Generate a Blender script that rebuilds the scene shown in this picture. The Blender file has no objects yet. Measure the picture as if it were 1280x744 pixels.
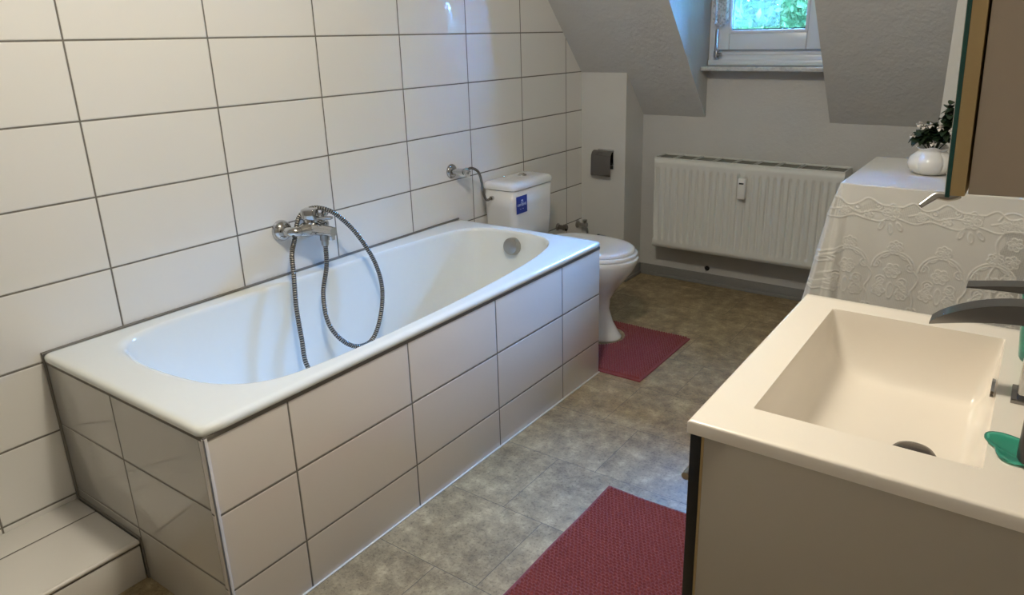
import bpy, bmesh, math, random
import numpy as np
from mathutils import Vector, Matrix

random.seed(7)
rng = np.random.default_rng(11)
scn = bpy.context.scene
COL = scn.collection
PI = math.pi

# ------------------------------------------------------------------ camera, world, lights, exposure
F_PX, PPX, PPY = 906.859, 664.751, 341.475
cam_d = bpy.data.cameras.new('camera')
cam_d.sensor_width = 36.0
cam_d.lens = F_PX / 1280 * 36
cam_d.shift_x = (640 - PPX) / 1280
cam_d.shift_y = (PPY - 372) / 1280
cam_d.clip_start = 0.01
cam = bpy.data.objects.new('camera', cam_d)
COL.objects.link(cam)
Rr = ((0.8234441056742614, 0.5670482553165294, -0.019901783156188603),
      (-0.16138603482528144, 0.26769662720000587, 0.94989107983448),
      (-0.5439617197870535, 0.7789703408527319, -0.3119468792568535))
cam.matrix_world = Matrix((
    (Rr[0][0], Rr[1][0], -Rr[2][0], 2.0977),
    (Rr[0][1], Rr[1][1], -Rr[2][1], -0.9267),
    (Rr[0][2], Rr[1][2], -Rr[2][2], 1.3516),
    (0, 0, 0, 1)))
scn.camera = cam

scn.view_settings.view_transform = 'Standard'
scn.view_settings.look = 'None'
scn.view_settings.gamma = 1
scn.view_settings.exposure = 0.0
scn.view_settings.use_curve_mapping = False

SKY_STRENGTH = 255
SKY_COLOR = (0.11, 0.39, 1.0)
world = bpy.data.worlds.new('sky')
scn.world = world
world.use_nodes = True
bg = world.node_tree.nodes['Background']
bg.inputs[0].default_value = (*SKY_COLOR, 1)
bg.inputs[1].default_value = SKY_STRENGTH

def add_light(name, kind, loc, power, color, **kw):
    d = bpy.data.lights.new(name, kind)
    d.energy = power
    d.color = color
    for k, v in kw.items():
        if k == 'portal':
            d.cycles.is_portal = True
        elif k != 'aim':
            setattr(d, k, v)
    o = bpy.data.objects.new(name, d)
    COL.objects.link(o)
    o.location = loc
    if 'aim' in kw:
        o.rotation_euler = (Vector(kw['aim']) - Vector(loc)).to_track_quat('-Z', 'Y').to_euler()
    return o

LAMP_LOC = (1.30, 0.02, 2.28)
add_light('ceiling_lamp_light', 'POINT', LAMP_LOC, 60, (1.0, 0.93, 0.78), shadow_soft_size=0.09)
# daylight entering through the dormer window
add_light('window_portal', 'AREA', (0.935, 2.90, 1.66), 1, (1, 1, 1), shape='RECTANGLE', size=0.56, size_y=0.82,
          aim=(0.935, 0, 1.66), portal=True)

# ------------------------------------------------------------------ material helpers
def hexlin(r, g, b):
    f = lambda c: (c / 255 / 12.92) if c / 255 <= 0.04045 else ((c / 255 + 0.055) / 1.055) ** 2.4
    return (f(r), f(g), f(b), 1)

class NT:
    def __init__(s, name):
        s.m = bpy.data.materials.new(name)
        s.m.use_nodes = True
        s.t = s.m.node_tree
        s.b = s.t.nodes['Principled BSDF']
        s.out = s.t.nodes['Material Output']
    def n(s, typ, **kw):
        nd = s.t.nodes.new(typ)
        for k, v in kw.items():
            setattr(nd, k, v)
        return nd
    def l(s, a, b):
        s.t.links.new(a, b)
    def math(s, op, a, b=None, c=None, clamp=False):
        nd = s.n('ShaderNodeMath', operation=op, use_clamp=clamp)
        for i, v in enumerate((a, b, c)):
            if v is None:
                continue
            if isinstance(v, (int, float)):
                nd.inputs[i].default_value = v
            else:
                s.l(v, nd.inputs[i])
        return nd.outputs[0]
    def pos(s):
        g = s.n('ShaderNodeNewGeometry')
        return g.outputs['Position']
    def obj(s):
        return s.n('ShaderNodeTexCoord').outputs['Object']
    def xyz(s, v):
        x = s.n('ShaderNodeSeparateXYZ')
        s.l(v, x.inputs[0])
        return x.outputs
    def noise(s, vec, scale, detail=3, rough=0.5):
        nd = s.n('ShaderNodeTexNoise')
        s.l(vec, nd.inputs['Vector'])
        nd.inputs['Scale'].default_value = scale
        nd.inputs['Detail'].default_value = detail
        nd.inputs['Roughness'].default_value = rough
        return nd.outputs['Fac']
    def ramp(s, fac, stops):
        nd = s.n('ShaderNodeValToRGB')
        s.l(fac, nd.inputs[0])
        els = nd.color_ramp.elements
        while len(els) < len(stops):
            els.new(0.5)
        for e, (p, c) in zip(els, stops):
            e.position = p
            e.color = c
        return nd.outputs[0]
    def mix(s, fac, a, b):
        nd = s.n('ShaderNodeMix', data_type='RGBA')
        for i, v in ((0, fac), (6, a), (7, b)):
            if isinstance(v, (int, float, tuple)):
                nd.inputs[i].default_value = v
            else:
                s.l(v, nd.inputs[i])
        return nd.outputs[2]
    def bump(s, h, strength, dist):
        nd = s.n('ShaderNodeBump')
        nd.inputs['Strength'].default_value = strength
        nd.inputs['Distance'].default_value = dist
        s.l(h, nd.inputs['Height'])
        s.l(nd.outputs[0], s.b.inputs['Normal'])
        return nd
    def set(s, **kw):
        for k, v in kw.items():
            s.b.inputs[k.replace('_', ' ')].default_value = v
        return s

def plain(name, col, rough=0.5, metal=0.0, coat=0.0, wear=0.04, scale=30, **kw):
    """solid colour with a faint procedural variation"""
    t = NT(name)
    f = t.noise(t.obj(), scale, 3)
    c2 = tuple(min(1, c * (1 - wear)) for c in col[:3]) + (1,)
    t.l(t.mix(f, col, c2), t.b.inputs['Base Color'])
    t.set(Roughness=rough, Metallic=metal, Coat_Weight=coat)
    for k, v in kw.items():
        t.b.inputs[k.replace('_', ' ')].default_value = v
    return t.m

def tile_mat(name, ax_u, off_u, pu, ax_v, off_v, pv, g=0.0046, tile=(0.78, 0.76, 0.72), rough=0.035, wave=0.0004, ior=1.55):
    t = NT(name)
    x = t.xyz(t.pos())
    def edge(ax, off, p):
        u = t.math('DIVIDE', t.math('SUBTRACT', x[ax], off), p)
        fr = t.math('FRACT', u)
        d = t.math('MINIMUM', fr, t.math('SUBTRACT', 1.0, fr))
        return t.math('MULTIPLY', d, p)
    d = t.math('MINIMUM', edge(ax_u, off_u, pu), edge(ax_v, off_v, pv))
    m = t.n('ShaderNodeMapRange')
    m.interpolation_type = 'SMOOTHSTEP'
    m.inputs['From Min'].default_value = g * 0.42
    m.inputs['From Max'].default_value = g * 0.62
    t.l(d, m.inputs['Value'])
    k = m.outputs[0]
    f = t.noise(t.pos(), 2.2, 2)
    tc = (*tile, 1)
    c = t.mix(f, tc, tuple(v * 0.97 for v in tile) + (1,))
    t.b.inputs['IOR'].default_value = ior
    gr = t.mix(t.noise(t.pos(), 60, 3), (0.12, 0.108, 0.09, 1), (0.19, 0.172, 0.145, 1))
    t.l(t.mix(k, gr, c), t.b.inputs['Base Color'])
    t.l(t.math('SUBTRACT', 0.8, t.math('MULTIPLY', k, 0.8 - rough)), t.b.inputs['Roughness'])
    m2 = t.n('ShaderNodeMapRange')
    m2.interpolation_type = 'SMOOTHSTEP'
    m2.inputs['From Min'].default_value = g * 0.4
    m2.inputs['From Max'].default_value = g * 1.1
    t.l(d, m2.inputs['Value'])
    h = t.math('ADD', t.math('MULTIPLY', m2.outputs[0], 0.0012), t.math('MULTIPLY', t.noise(t.pos(), 5.0, 1), wave))
    t.bump(h, 1.0, 1.0)
    return t.m

TW, TH = 0.405, 0.2046
Z0 = 1.362
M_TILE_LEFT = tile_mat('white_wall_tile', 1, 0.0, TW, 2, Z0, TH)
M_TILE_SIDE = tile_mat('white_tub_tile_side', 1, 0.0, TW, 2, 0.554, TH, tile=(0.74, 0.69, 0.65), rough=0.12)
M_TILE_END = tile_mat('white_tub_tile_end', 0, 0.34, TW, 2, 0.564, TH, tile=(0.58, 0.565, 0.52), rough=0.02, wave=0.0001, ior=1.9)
M_TILE_LEDGE = tile_mat('white_ledge_tile', 0, 0.11, 0.222, 1, -0.62, TW, tile=(0.76, 0.73, 0.68))
M_TILE_LEDGEF = tile_mat('white_ledge_tile_front', 1, -0.62, TW, 2, -0.2, 0.4, tile=(0.76, 0.73, 0.68))

def plaster(name, col, rough_h=0.0030):
    t = NT(name)
    n1 = t.noise(t.pos(), 55, 5, 0.6)
    n2 = t.noise(t.pos(), 9, 2)
    t.l(t.mix(n2, (*col, 1), tuple(c * 0.94 for c in col) + (1,)), t.b.inputs['Base Color'])
    t.set(Roughness=0.9)
    h = t.math('ADD', t.math('MULTIPLY', n1, rough_h), t.math('MULTIPLY', n2, rough_h * 2))
    t.bump(h, 1.0, 1.0)
    return t.m

M_PLASTER = plaster('white_plaster', (0.56, 0.555, 0.54))
M_PLASTER_FINE = plaster('white_plaster_fine', (0.64, 0.635, 0.61), 0.0012)
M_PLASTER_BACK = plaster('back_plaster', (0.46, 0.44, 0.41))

def floor_mat():
    t = NT('stone_look_vinyl_floor')
    x = t.xyz(t.pos())
    P = 0.3083
    v = t.math('DIVIDE', t.math('SUBTRACT', x[1], 0.233), P)
    row = t.math('FLOOR', v)
    fv = t.math('SUBTRACT', v, row)
    par = t.math('MODULO', t.math('ADD', row, 100.0), 2.0)
    u = t.math('DIVIDE', t.math('ADD', t.math('SUBTRACT', x[0], 1.09), t.math('MULTIPLY', par, 0.14)), 0.617)
    fu = t.math('FRACT', u)
    ev = t.math('MULTIPLY', t.math('MINIMUM', fv, t.math('SUBTRACT', 1.0, fv)), P)
    eu = t.math('MULTIPLY', t.math('MINIMUM', fu, t.math('SUBTRACT', 1.0, fu)), 0.617)
    d = t.math('MINIMUM', ev, eu)
    m = t.n('ShaderNodeMapRange')
    m.inputs['From Min'].default_value = 0.0004
    m.inputs['From Max'].default_value = 0.0012
    t.l(d, m.inputs['Value'])
    # per tile offset of the stone figure
    cmb = t.n('ShaderNodeCombineXYZ')
    t.l(t.math('MULTIPLY', t.math('FLOOR', u), 3.7), cmb.inputs[0])
    t.l(t.math('MULTIPLY', row, 5.3), cmb.inputs[1])
    va = t.n('ShaderNodeVectorMath', operation='ADD')
    t.l(t.pos(), va.inputs[0]); t.l(cmb.outputs[0], va.inputs[1])
    p = va.outputs[0]
    big = t.noise(p, 5, 6, 0.6)
    mid = t.noise(p, 17, 10, 0.76)
    fine = t.noise(p, 120, 3, 0.6)
    c1 = t.ramp(big, [(0.30, hexlin(118, 102, 76)), (0.5, hexlin(156, 137, 104)), (0.70, hexlin(194, 174, 136))])
    c2 = t.ramp(mid, [(0.36, hexlin(92, 80, 61)), (0.52, hexlin(156, 138, 105)), (0.66, hexlin(206, 186, 146))])
    c = t.mix(0.6, c1, c2)
    sp = t.ramp(fine, [(0.34, (0.5, 0.47, 0.42, 1)), (0.46, (1, 1, 1, 1))])
    mm = t.n('ShaderNodeMix', data_type='RGBA', blend_type='MULTIPLY')
    mm.inputs[0].default_value = 0.7
    t.l(c, mm.inputs[6]); t.l(sp, mm.inputs[7])
    c = t.mix(m.outputs[0], hexlin(72, 66, 55), mm.outputs[2])
    t.l(c, t.b.inputs['Base Color'])
    t.l(t.math('ADD', 0.34, t.math('MULTIPLY', mid, 0.14)), t.b.inputs['Roughness'])
    h = t.math('ADD', t.math('MULTIPLY', m.outputs[0], 0.0006), t.math('MULTIPLY', mid, 0.0008))
    t.bump(h, 0.8, 1.0)
    return t.m
M_FLOOR = floor_mat()

M_ENAMEL = plain('white_enamel', (0.80, 0.82, 0.79, 1), 0.09, coat=0.3, wear=0.02)
M_CERAMIC = plain('white_sanitary_ceramic', (0.80, 0.80, 0.80, 1), 0.08, coat=0.4, wear=0.02)
M_SEAT = plain('white_seat_plastic', (0.80, 0.80, 0.81, 1), 0.18, wear=0.02)
M_CREAM = plain('cream_cast_mineral', (0.84, 0.77, 0.68, 1), 0.2, coat=0.2, wear=0.02)
M_SEAL = plain('grey_silicone', (0.17, 0.155, 0.13, 1), 0.6)
M_SEALW = plain('pale_silicone', (0.62, 0.61, 0.58, 1), 0.5)
M_TRIM = plain('white_plastic_edge_trim', (0.74, 0.70, 0.65, 1), 0.3)
M_CHROME = plain('chrome', (0.56, 0.56, 0.56, 1), 0.06, metal=1.0, wear=0.05)
M_STEEL = plain('brushed_steel', (0.42, 0.41, 0.39, 1), 0.28, metal=1.0, wear=0.1)
M_HOSEGAP = plain('hose_groove', (0.05, 0.045, 0.04, 1), 0.5, metal=0.3)
M_HOSE = plain('hose_metal', (0.50, 0.48, 0.44, 1), 0.25, metal=1.0)
M_DARKCHROME = plain('smoky_chrome', (0.27, 0.26, 0.255, 1), 0.12, metal=1.0, wear=0.1)
M_RAD = plain('radiator_enamel', (0.68, 0.685, 0.655, 1), 0.3, wear=0.03)
M_DARKDRAIN = plain('dark_drain_metal', (0.10, 0.09, 0.085, 1), 0.25, metal=0.8)
M_GRILLE = plain('radiator_grille_inside', (0.19, 0.185, 0.155, 1), 0.6)
M_WINFRAME = plain('white_lacquer_blue_daylight', (0.69, 0.73, 0.79, 1), 0.28, wear=0.02)  # white lacquer with the blue tint of daylight mixed into its colour
M_BASE = plain('grey_baseboard', (0.24, 0.235, 0.225, 1), 0.5, wear=0.1)
M_BLACK = plain('black_lacquer', (0.008, 0.008, 0.009, 1), 0.35)
M_PANEL = plain('white_melamine', (0.44, 0.39, 0.315, 1), 0.45, wear=0.03, scale=5)
M_CABSIDE = plain('taupe_cabinet_panel', (0.46, 0.38, 0.30, 1), 0.5, wear=0.04, scale=5)
M_TAN = plain('tan_board_edge', (0.50, 0.36, 0.17, 1), 0.5, wear=0.08)
M_GLASSEDGE = plain('green_mirror_edge', (0.02, 0.10, 0.085, 1), 0.1, wear=0.2)
M_MIRROR = plain('mirror_silver', (0.85, 0.87, 0.86, 1), 0.02, metal=1.0, wear=0.01)
M_BLUE = plain('blue_sticker', (0.008, 0.03, 0.24, 1), 0.3)
M_WHITEINK = plain('white_print', (0.75, 0.78, 0.85, 1), 0.4)
M_PLASTIC = plain('white_plastic', (0.78, 0.78, 0.76, 1), 0.35)
M_DISPLAY = plain('dark_display', (0.03, 0.035, 0.035, 1), 0.2)
M_BLACKPL = plain('black_plastic', (0.012, 0.011, 0.011, 1), 0.3)
M_WOOD = plain('plain_pine', (0.42, 0.30, 0.18, 1), 0.5, wear=0.25, scale=14)
M_LEAF = plain('dark_green_leaf', (0.018, 0.042, 0.014, 1), 0.45, wear=0.5, scale=40)
M_PETAL = plain('white_petal', (0.72, 0.68, 0.66, 1), 0.6)
M_SOIL = plain('dark_soil', (0.03, 0.02, 0.014, 1), 0.9, wear=0.5)
M_CARDBOARD = plain('grey_card_tube', (0.35, 0.28, 0.2, 1), 0.8)

def marble():
    t = NT('grey_veined_marble')
    n = t.noise(t.pos(), 14, 8, 0.65)
    t.l(t.ramp(n, [(0.35, (0.36, 0.36, 0.36, 1)), (0.52, (0.55, 0.55, 0.54, 1)), (0.7, (0.25, 0.25, 0.26, 1))]),
        t.b.inputs['Base Color'])
    t.set(Roughness=0.25)
    return t.m
M_MARBLE = marble()

def green_glass():
    t = NT('turquoise_translucent_plastic')
    t.set(Roughness=0.08, Transmission_Weight=0.75, IOR=1.35)
    t.l(t.mix(t.noise(t.obj(), 40, 2), (0.10, 0.58, 0.44, 1), (0.14, 0.66, 0.52, 1)), t.b.inputs['Base Color'])
    return t.m
M_GREEN = green_glass()

def pane_mat():
    t = NT('window_glass')
    tr = t.n('ShaderNodeBsdfTransparent')
    tr.inputs[0].default_value = (0.93, 0.97, 0.96, 1)
    gl = t.n('ShaderNodeBsdfGlossy')
    gl.inputs['Roughness'].default_value = 0.02
    fr = t.n('ShaderNodeFresnel')
    mx = t.n('ShaderNodeMixShader')
    t.l(fr.outputs[0], mx.inputs[0]); t.l(tr.outputs[0], mx.inputs[1]); t.l(gl.outputs[0], mx.inputs[2])
    t.l(mx.outputs[0], t.out.inputs[0])
    return t.m
M_PANE = pane_mat()

def mat_chenille():
    t = NT('rose_red_chenille')
    n = t.noise(t.obj(), 260, 3)
    n2 = t.noise(t.obj(), 8, 3)
    c = t.mix(n, (0.13, 0.022, 0.022, 1), (0.30, 0.066, 0.062, 1))
    c = t.mix(t.math('MULTIPLY', n2, 0.35), c, (0.15, 0.022, 0.028, 1))
    t.l(c, t.b.inputs['Base Color'])
    t.set(Roughness=0.95, Sheen_Weight=0.15, Sheen_Roughness=0.5)
    return t.m
M_CHENILLE = mat_chenille()

def mat_lace_cloth():
    t = NT('white_lace_cotton')
    a = t.n('ShaderNodeAttribute', attribute_name='net')
    b = t.n('ShaderNodeAttribute', attribute_name='cord')
    uv = t.n('ShaderNodeUVMap')
    x = t.xyz(uv.outputs[0])
    def weave(fr):
        p = t.math('SINE', t.math('MULTIPLY', t.math('ADD', x[0], x[1]), fr))
        q = t.math('SINE', t.math('MULTIPLY', t.math('SUBTRACT', x[0], x[1]), fr))
        return t.math('MULTIPLY', p, q)
    w = weave(900.0)
    fine = weave(2600.0)
    hole = t.math('MULTIPLY', t.math('GREATER_THAN', w, 0.12), t.math('GREATER_THAN', a.outputs['Fac'], 0.5))
    n = t.noise(t.obj(), 12, 3)
    c = t.mix(n, (0.70, 0.68, 0.63, 1), (0.64, 0.62, 0.575, 1))
    c = t.mix(t.math('MULTIPLY', b.outputs['Fac'], 0.12), c, (0.80, 0.79, 0.75, 1))
    t.l(c, t.b.inputs['Base Color'])
    t.set(Roughness=0.85, Sheen_Weight=0.15)
    t.l(t.math('SUBTRACT', 1.0, t.math('MULTIPLY', t.math('MULTIPLY', hole, t.math('POWER', a.outputs['Fac'], 5.0)), 0.75)), t.b.inputs['Alpha'])
    h = t.math('ADD', t.math('MULTIPLY', fine, 0.00008), t.math('MULTIPLY', b.outputs['Fac'], 0.0012))
    t.bump(h, 1.0, 1.0)
    return t.m
M_LACE = mat_lace_cloth()

def mat_sheer(name, base):
    t = NT(name)
    v = t.n('ShaderNodeTexVoronoi')
    t.l(t.obj(), v.inputs['Vector'])
    v.inputs['Scale'].default_value = 70
    f = t.math('GREATER_THAN', v.outputs['Distance'], 0.42)
    n = t.math('GREATER_THAN', t.noise(t.obj(), 22, 3), 0.52)
    al = t.math('ADD', base, t.math('ADD', t.math('MULTIPLY', f, base), t.math('MULTIPLY', n, base)))
    df = t.n('ShaderNodeBsdfDiffuse'); tl = t.n('ShaderNodeBsdfTranslucent'); tr = t.n('ShaderNodeBsdfTransparent')
    for q in (df, tl): q.inputs[0].default_value = (0.80, 0.80, 0.80, 1)
    m1 = t.n('ShaderNodeMixShader'); m1.inputs[0].default_value = 0.5
    t.l(df.outputs[0], m1.inputs[1]); t.l(tl.outputs[0], m1.inputs[2])
    m2 = t.n('ShaderNodeMixShader')
    t.l(al, m2.inputs[0]); t.l(tr.outputs[0], m2.inputs[1]); t.l(m1.outputs[0], m2.inputs[2])
    t.l(m2.outputs[0], t.out.inputs[0])
    return t.m
M_SHEER = mat_sheer('sheer_lace_curtain', 0.035)
M_SHEER_DENSE = mat_sheer('gathered_lace_curtain', 0.3)

def mat_foliage():
    t = NT('garden_foliage')
    n = t.noise(t.pos(), 3.0, 4)
    c = t.ramp(n, [(0.3, (0.010, 0.018, 0.006, 1)), (0.5, (0.028, 0.038, 0.012, 1)), (0.7, (0.08, 0.075, 0.03, 1))])
    df = t.n('ShaderNodeBsdfDiffuse'); tl = t.n('ShaderNodeBsdfTranslucent')
    t.l(c, df.inputs[0]); t.l(c, tl.inputs[0])
    mx = t.n('ShaderNodeMixShader'); mx.inputs[0].default_value = 0.35
    t.l(df.outputs[0], mx.inputs[1]); t.l(tl.outputs[0], mx.inputs[2])
    t.l(mx.outputs[0], t.out.inputs[0])
    return t.m
M_FOL = mat_foliage()
M_BARK = plain('bark', (0.10, 0.075, 0.05, 1), 0.9, wear=0.5)
M_LAWN = plain('lawn', (0.10, 0.22, 0.05, 1), 0.95, wear=0.5, scale=3)

# ------------------------------------------------------------------ mesh helpers
def link(name, me, mat=None, parent=None, loc=None, rot=None, smooth=None):
    o = bpy.data.objects.new(name, me)
    COL.objects.link(o)
    if mat is not None:
        me.materials.append(mat)
    if parent is not None:
        o.parent = parent
    if loc is not None:
        o.location = loc
    if rot is not None:
        o.rotation_euler = rot
    if smooth is not None:
        for p in me.polygons:
            p.use_smooth = True
        if smooth < 3.1:
            me.set_sharp_from_angle(angle=smooth)
    return o

def mesh_from(verts, faces, name='m'):
    me = bpy.data.meshes.new(name)
    me.from_pydata([tuple(map(float, v)) for v in verts], [], [tuple(map(int, f)) for f in faces])
    me.update()
    return me

def bm_obj(name, bm, mat, parent=None, loc=None, rot=None, smooth=0.6):
    bmesh.ops.recalc_face_normals(bm, faces=bm.faces[:])
    me = bpy.data.meshes.new(name)
    bm.to_mesh(me)
    bm.free()
    return link(name, me, mat, parent, loc, rot, smooth)

def add_box(bm, x0, x1, y0, y1, z0, z1, bevel=0.0, seg=2):
    b2 = bmesh.new()
    bmesh.ops.create_cube(b2, size=1)
    for v in b2.verts:
        v.co = Vector(((x0 + x1) / 2 + v.co.x * (x1 - x0), (y0 + y1) / 2 + v.co.y * (y1 - y0), (z0 + z1) / 2 + v.co.z * (z1 - z0)))
    if bevel > 0:
        bmesh.ops.bevel(b2, geom=b2.edges[:], offset=bevel, segments=seg, affect='EDGES', profile=0.5)
    merge(bm, b2)

def merge(bm, b2):
    me = bpy.data.meshes.new('tmp')
    b2.to_mesh(me); b2.free()
    bm.from_mesh(me)
    bpy.data.meshes.remove(me)

def box(name, x0, x1, y0, y1, z0, z1, mat, parent=None, bevel=0.0, seg=2, loc=None, rot=None):
    bm = bmesh.new()
    add_box(bm, x0, x1, y0, y1, z0, z1, bevel, seg)
    return bm_obj(name, bm, mat, parent, loc, rot)

def add_prism(bm, pts, axis, a, b):
    """extrude 2D polygon pts along axis from a to b; pts are the other two coords in order"""
    def mk(p, t):
        if axis == 0: return (t, p[0], p[1])
        if axis == 1: return (p[0], t, p[1])
        return (p[0], p[1], t)
    v0 = [bm.verts.new(mk(p, a)) for p in pts]
    v1 = [bm.verts.new(mk(p, b)) for p in pts]
    n = len(pts)
    bm.faces.new(v0); bm.faces.new(v1[::-1])
    for i in range(n):
        bm.faces.new((v0[i], v1[i], v1[(i + 1) % n], v0[(i + 1) % n]))

def prism(name, pts, axis, a, b, mat, parent=None, bevel=0):
    bm = bmesh.new()
    add_prism(bm, pts, axis, a, b)
    if bevel:
        bmesh.ops.bevel(bm, geom=bm.edges[:], offset=bevel, segments=2, affect='EDGES')
    return bm_obj(name, bm, mat, parent, smooth=0.3)

def frame_for(d):
    d = d.normalized()
    up = Vector((0, 0, 1)) if abs(d.z) < 0.9 else Vector((1, 0, 0))
    a = d.cross(up).normalized()
    return a, d.cross(a).normalized()

def add_lathe(bm, prof, origin, direction, seg=28):
    """prof: (radius, distance along direction)"""
    d = Vector(direction).normalized()
    a, b = frame_for(d)
    o = Vector(origin)
    rings = []
    for r, h in prof:
        if r < 1e-6:
            rings.append([bm.verts.new(o + d * h)])
        else:
            rings.append([bm.verts.new(o + d * h + (a * math.cos(t) + b * math.sin(t)) * r)
                          for t in (2 * PI * i / seg for i in range(seg))])
    for p, q in zip(rings, rings[1:]):
        if len(p) == 1 and len(q) == 1:
            continue
        for i in range(seg):
            j = (i + 1) % seg
            if len(p) == 1: bm.faces.new((p[0], q[i], q[j]))
            elif len(q) == 1: bm.faces.new((p[i], q[0], p[j]))
            else: bm.faces.new((p[i], q[i], q[j], p[j]))

def lathe(name, prof, origin, direction, mat, parent=None, seg=28, smooth=0.6):
    bm = bmesh.new()
    add_lathe(bm, prof, origin, direction, seg)
    return bm_obj(name, bm, mat, parent, smooth=smooth)

def spline(pts, n):
    P = [Vector(p) for p in pts]
    P = [2 * P[0] - P[1]] + P + [2 * P[-1] - P[-2]]
    out = []
    m = len(P) - 3
    for k in range(n + 1):
        t = k / n * m
        i = min(int(t), m - 1)
        u = t - i
        a, b, c, d = P[i:i + 4]
        out.append(0.5 * ((2 * b) + (-a + c) * u + (2 * a - 5 * b + 4 * c - d) * u * u + (-a + 3 * b - 3 * c + d) * u ** 3))
    return out

def resample(pts, step):
    out = [pts[0]]
    acc = 0
    for p, q in zip(pts, pts[1:]):
        L = (q - p).length
        while L > 0 and acc + L >= step:
            f = (step - acc) / L
            p = p + (q - p) * f
            out.append(p.copy())
            L = (q - p).length
            acc = 0
        acc += L
    return out

def add_tube(bm, pts, rad, seg=12, cap=True):
    """pts list of Vectors; rad number or list"""
    pts = [Vector(p) for p in pts]
    n = len(pts)
    rads = rad if isinstance(rad, (list, tuple)) else [rad] * n
    T = [(pts[min(i + 1, n - 1)] - pts[max(i - 1, 0)]).normalized() for i in range(n)]
    a, _ = frame_for(T[0])
    rings = []
    for i in range(n):
        a = (a - T[i] * a.dot(T[i])).normalized()
        b = T[i].cross(a)
        rings.append([bm.verts.new(pts[i] + (a * math.cos(t) + b * math.sin(t)) * rads[i])
                      for t in (2 * PI * k / seg for k in range(seg))])
    for p, q in zip(rings, rings[1:]):
        for i in range(seg):
            j = (i + 1) % seg
            bm.faces.new((p[i], q[i], q[j], p[j]))
    if cap:
        bm.faces.new(rings[0][::-1]); bm.faces.new(rings[-1])

def tube(name, pts, rad, mat, parent=None, seg=12, smooth=0.9):
    bm = bmesh.new()
    add_tube(bm, pts, rad, seg)
    return bm_obj(name, bm, mat, parent, smooth=smooth)

def ribbed_hose(name, ctrl, r, mat, parent=None, pitch=0.0042, seg=10):
    pts = resample(spline(ctrl, 600), pitch / 3)
    rr = [r, r, r * 0.80]
    rads = [rr[i % 3] for i in range(len(pts))]
    o = tube(name, pts, rads, mat, parent, seg, smooth=0.6)
    o.data.materials.append(M_HOSEGAP)
    for p in o.data.polygons:
        k = p.index // seg
        if p.index < (len(pts) - 1) * seg and k % 3 != 0:
            p.material_index = 1
    return o

def loft(name, rings, mat, parent=None, cap0=True, cap1=True, smooth=0.7, closed=True):
    verts, faces = [], []
    n = len(rings[0])
    for r in rings:
        verts += [tuple(p) for p in r]
    for k in range(len(rings) - 1):
        for i in range(n if closed else n - 1):
            j = (i + 1) % n
            faces.append((k * n + i, k * n + j, (k + 1) * n + j, (k + 1) * n + i))
    if cap0: faces.append(tuple(range(n))[::-1])
    if cap1: faces.append(tuple((len(rings) - 1) * n + i for i in range(n)))
    me = mesh_from(verts, faces, name)
    bm = bmesh.new(); bm.from_mesh(me)
    bmesh.ops.recalc_face_normals(bm, faces=bm.faces[:])
    bm.to_mesh(me); bm.free()
    return link(name, me, mat, parent, smooth=smooth)

def rrect(x0, x1, y0, y1, r, z, n=12):
    out = []
    for cx, cy, a0 in ((x1 - r, y1 - r, 0), (x0 + r, y1 - r, 90), (x0 + r, y0 + r, 180), (x1 - r, y0 + r, 270)):
        for k in range(n):
            a = math.radians(a0 + 90 * k / (n - 1))
            out.append((cx + r * math.cos(a), cy + r * math.sin(a), z))
    return out

def empty(name, loc=(0, 0, 0)):
    o = bpy.data.objects.new(name, None)
    o.empty_display_size = 0.05
    COL.objects.link(o)
    o.location = loc
    return o

def tag(o, label=None, cat=None, group=None, kind=None):
    if label: o['label'] = label
    if cat: o['category'] = cat
    if group: o['group'] = group
    if kind: o['kind'] = kind
    return o

def thing(name, base, label, cat):
    """empty at the thing's base; parts are built in world coordinates and re-based by adopt()"""
    o = empty(name, base)
    tag(o, label, cat)
    return o

def adopt(root):
    """shift direct children meshes built in world space into the root's space"""
    for c in COL.objects:
        if c.parent == root and not c.get('_r'):
            c.location = c.location - root.location
    return root

def struct(o, label=None, cat=None):
    o['kind'] = 'structure'
    if label: o['label'] = label
    if cat: o['category'] = cat
    return o

# ------------------------------------------------------------------ room shell
XL, XR, YB, YF, ZC = 0.0, 2.25, -1.9, 2.80, 2.40
T = 0.10
struct(box('floor', XL - T, XR + T, YB - T, YF + T, -0.1, 0, M_FLOOR), 'beige grey stone-look tiled vinyl floor', 'floor')
struct(box('wall_left', XL - T, XL, YB - T, YF + T, 0, ZC + 0.1, M_TILE_LEFT), 'wall of large glossy white tiles behind the bathtub', 'wall')
struct(box('wall_right', XR, XR + T, YB - T, YF + T, 0, ZC + 0.1, M_PLASTER_BACK), 'plaster wall behind the washbasin cabinet', 'wall')
struct(box('wall_back', XL, XR, YB - T, YB, 0, ZC + 0.1, M_PLASTER_BACK), 'plain wall behind the viewer', 'wall')
SL = 1.112                     # pitch of the roof
ZK = 0.92                      # knee height
def zs(y): return ZK + SL * (YF - y)
def ys(z): return YF - (z - ZK) / SL
DX0, DX1, DZ = 0.635, 1.263, 2.10   # dormer
WX0, WX1, WZ0, WZ1 = 0.652, 1.246, 1.20, 2.04
bm = bmesh.new()
add_box(bm, XL, XR, YF, YF + 0.12, 0, WZ0)
add_box(bm, XL, WX0, YF, YF + 0.12, WZ0, ZC + 0.1)
add_box(bm, WX1, XR, YF, YF + 0.12, WZ0, ZC + 0.1)
add_box(bm, WX0, WX1, YF, YF + 0.12, WZ1, ZC + 0.1)
struct(bm_obj('wall_far', bm, M_PLASTER), 'rough white plaster wall below the dormer window', 'wall')
yt = ys(ZC)
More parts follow.
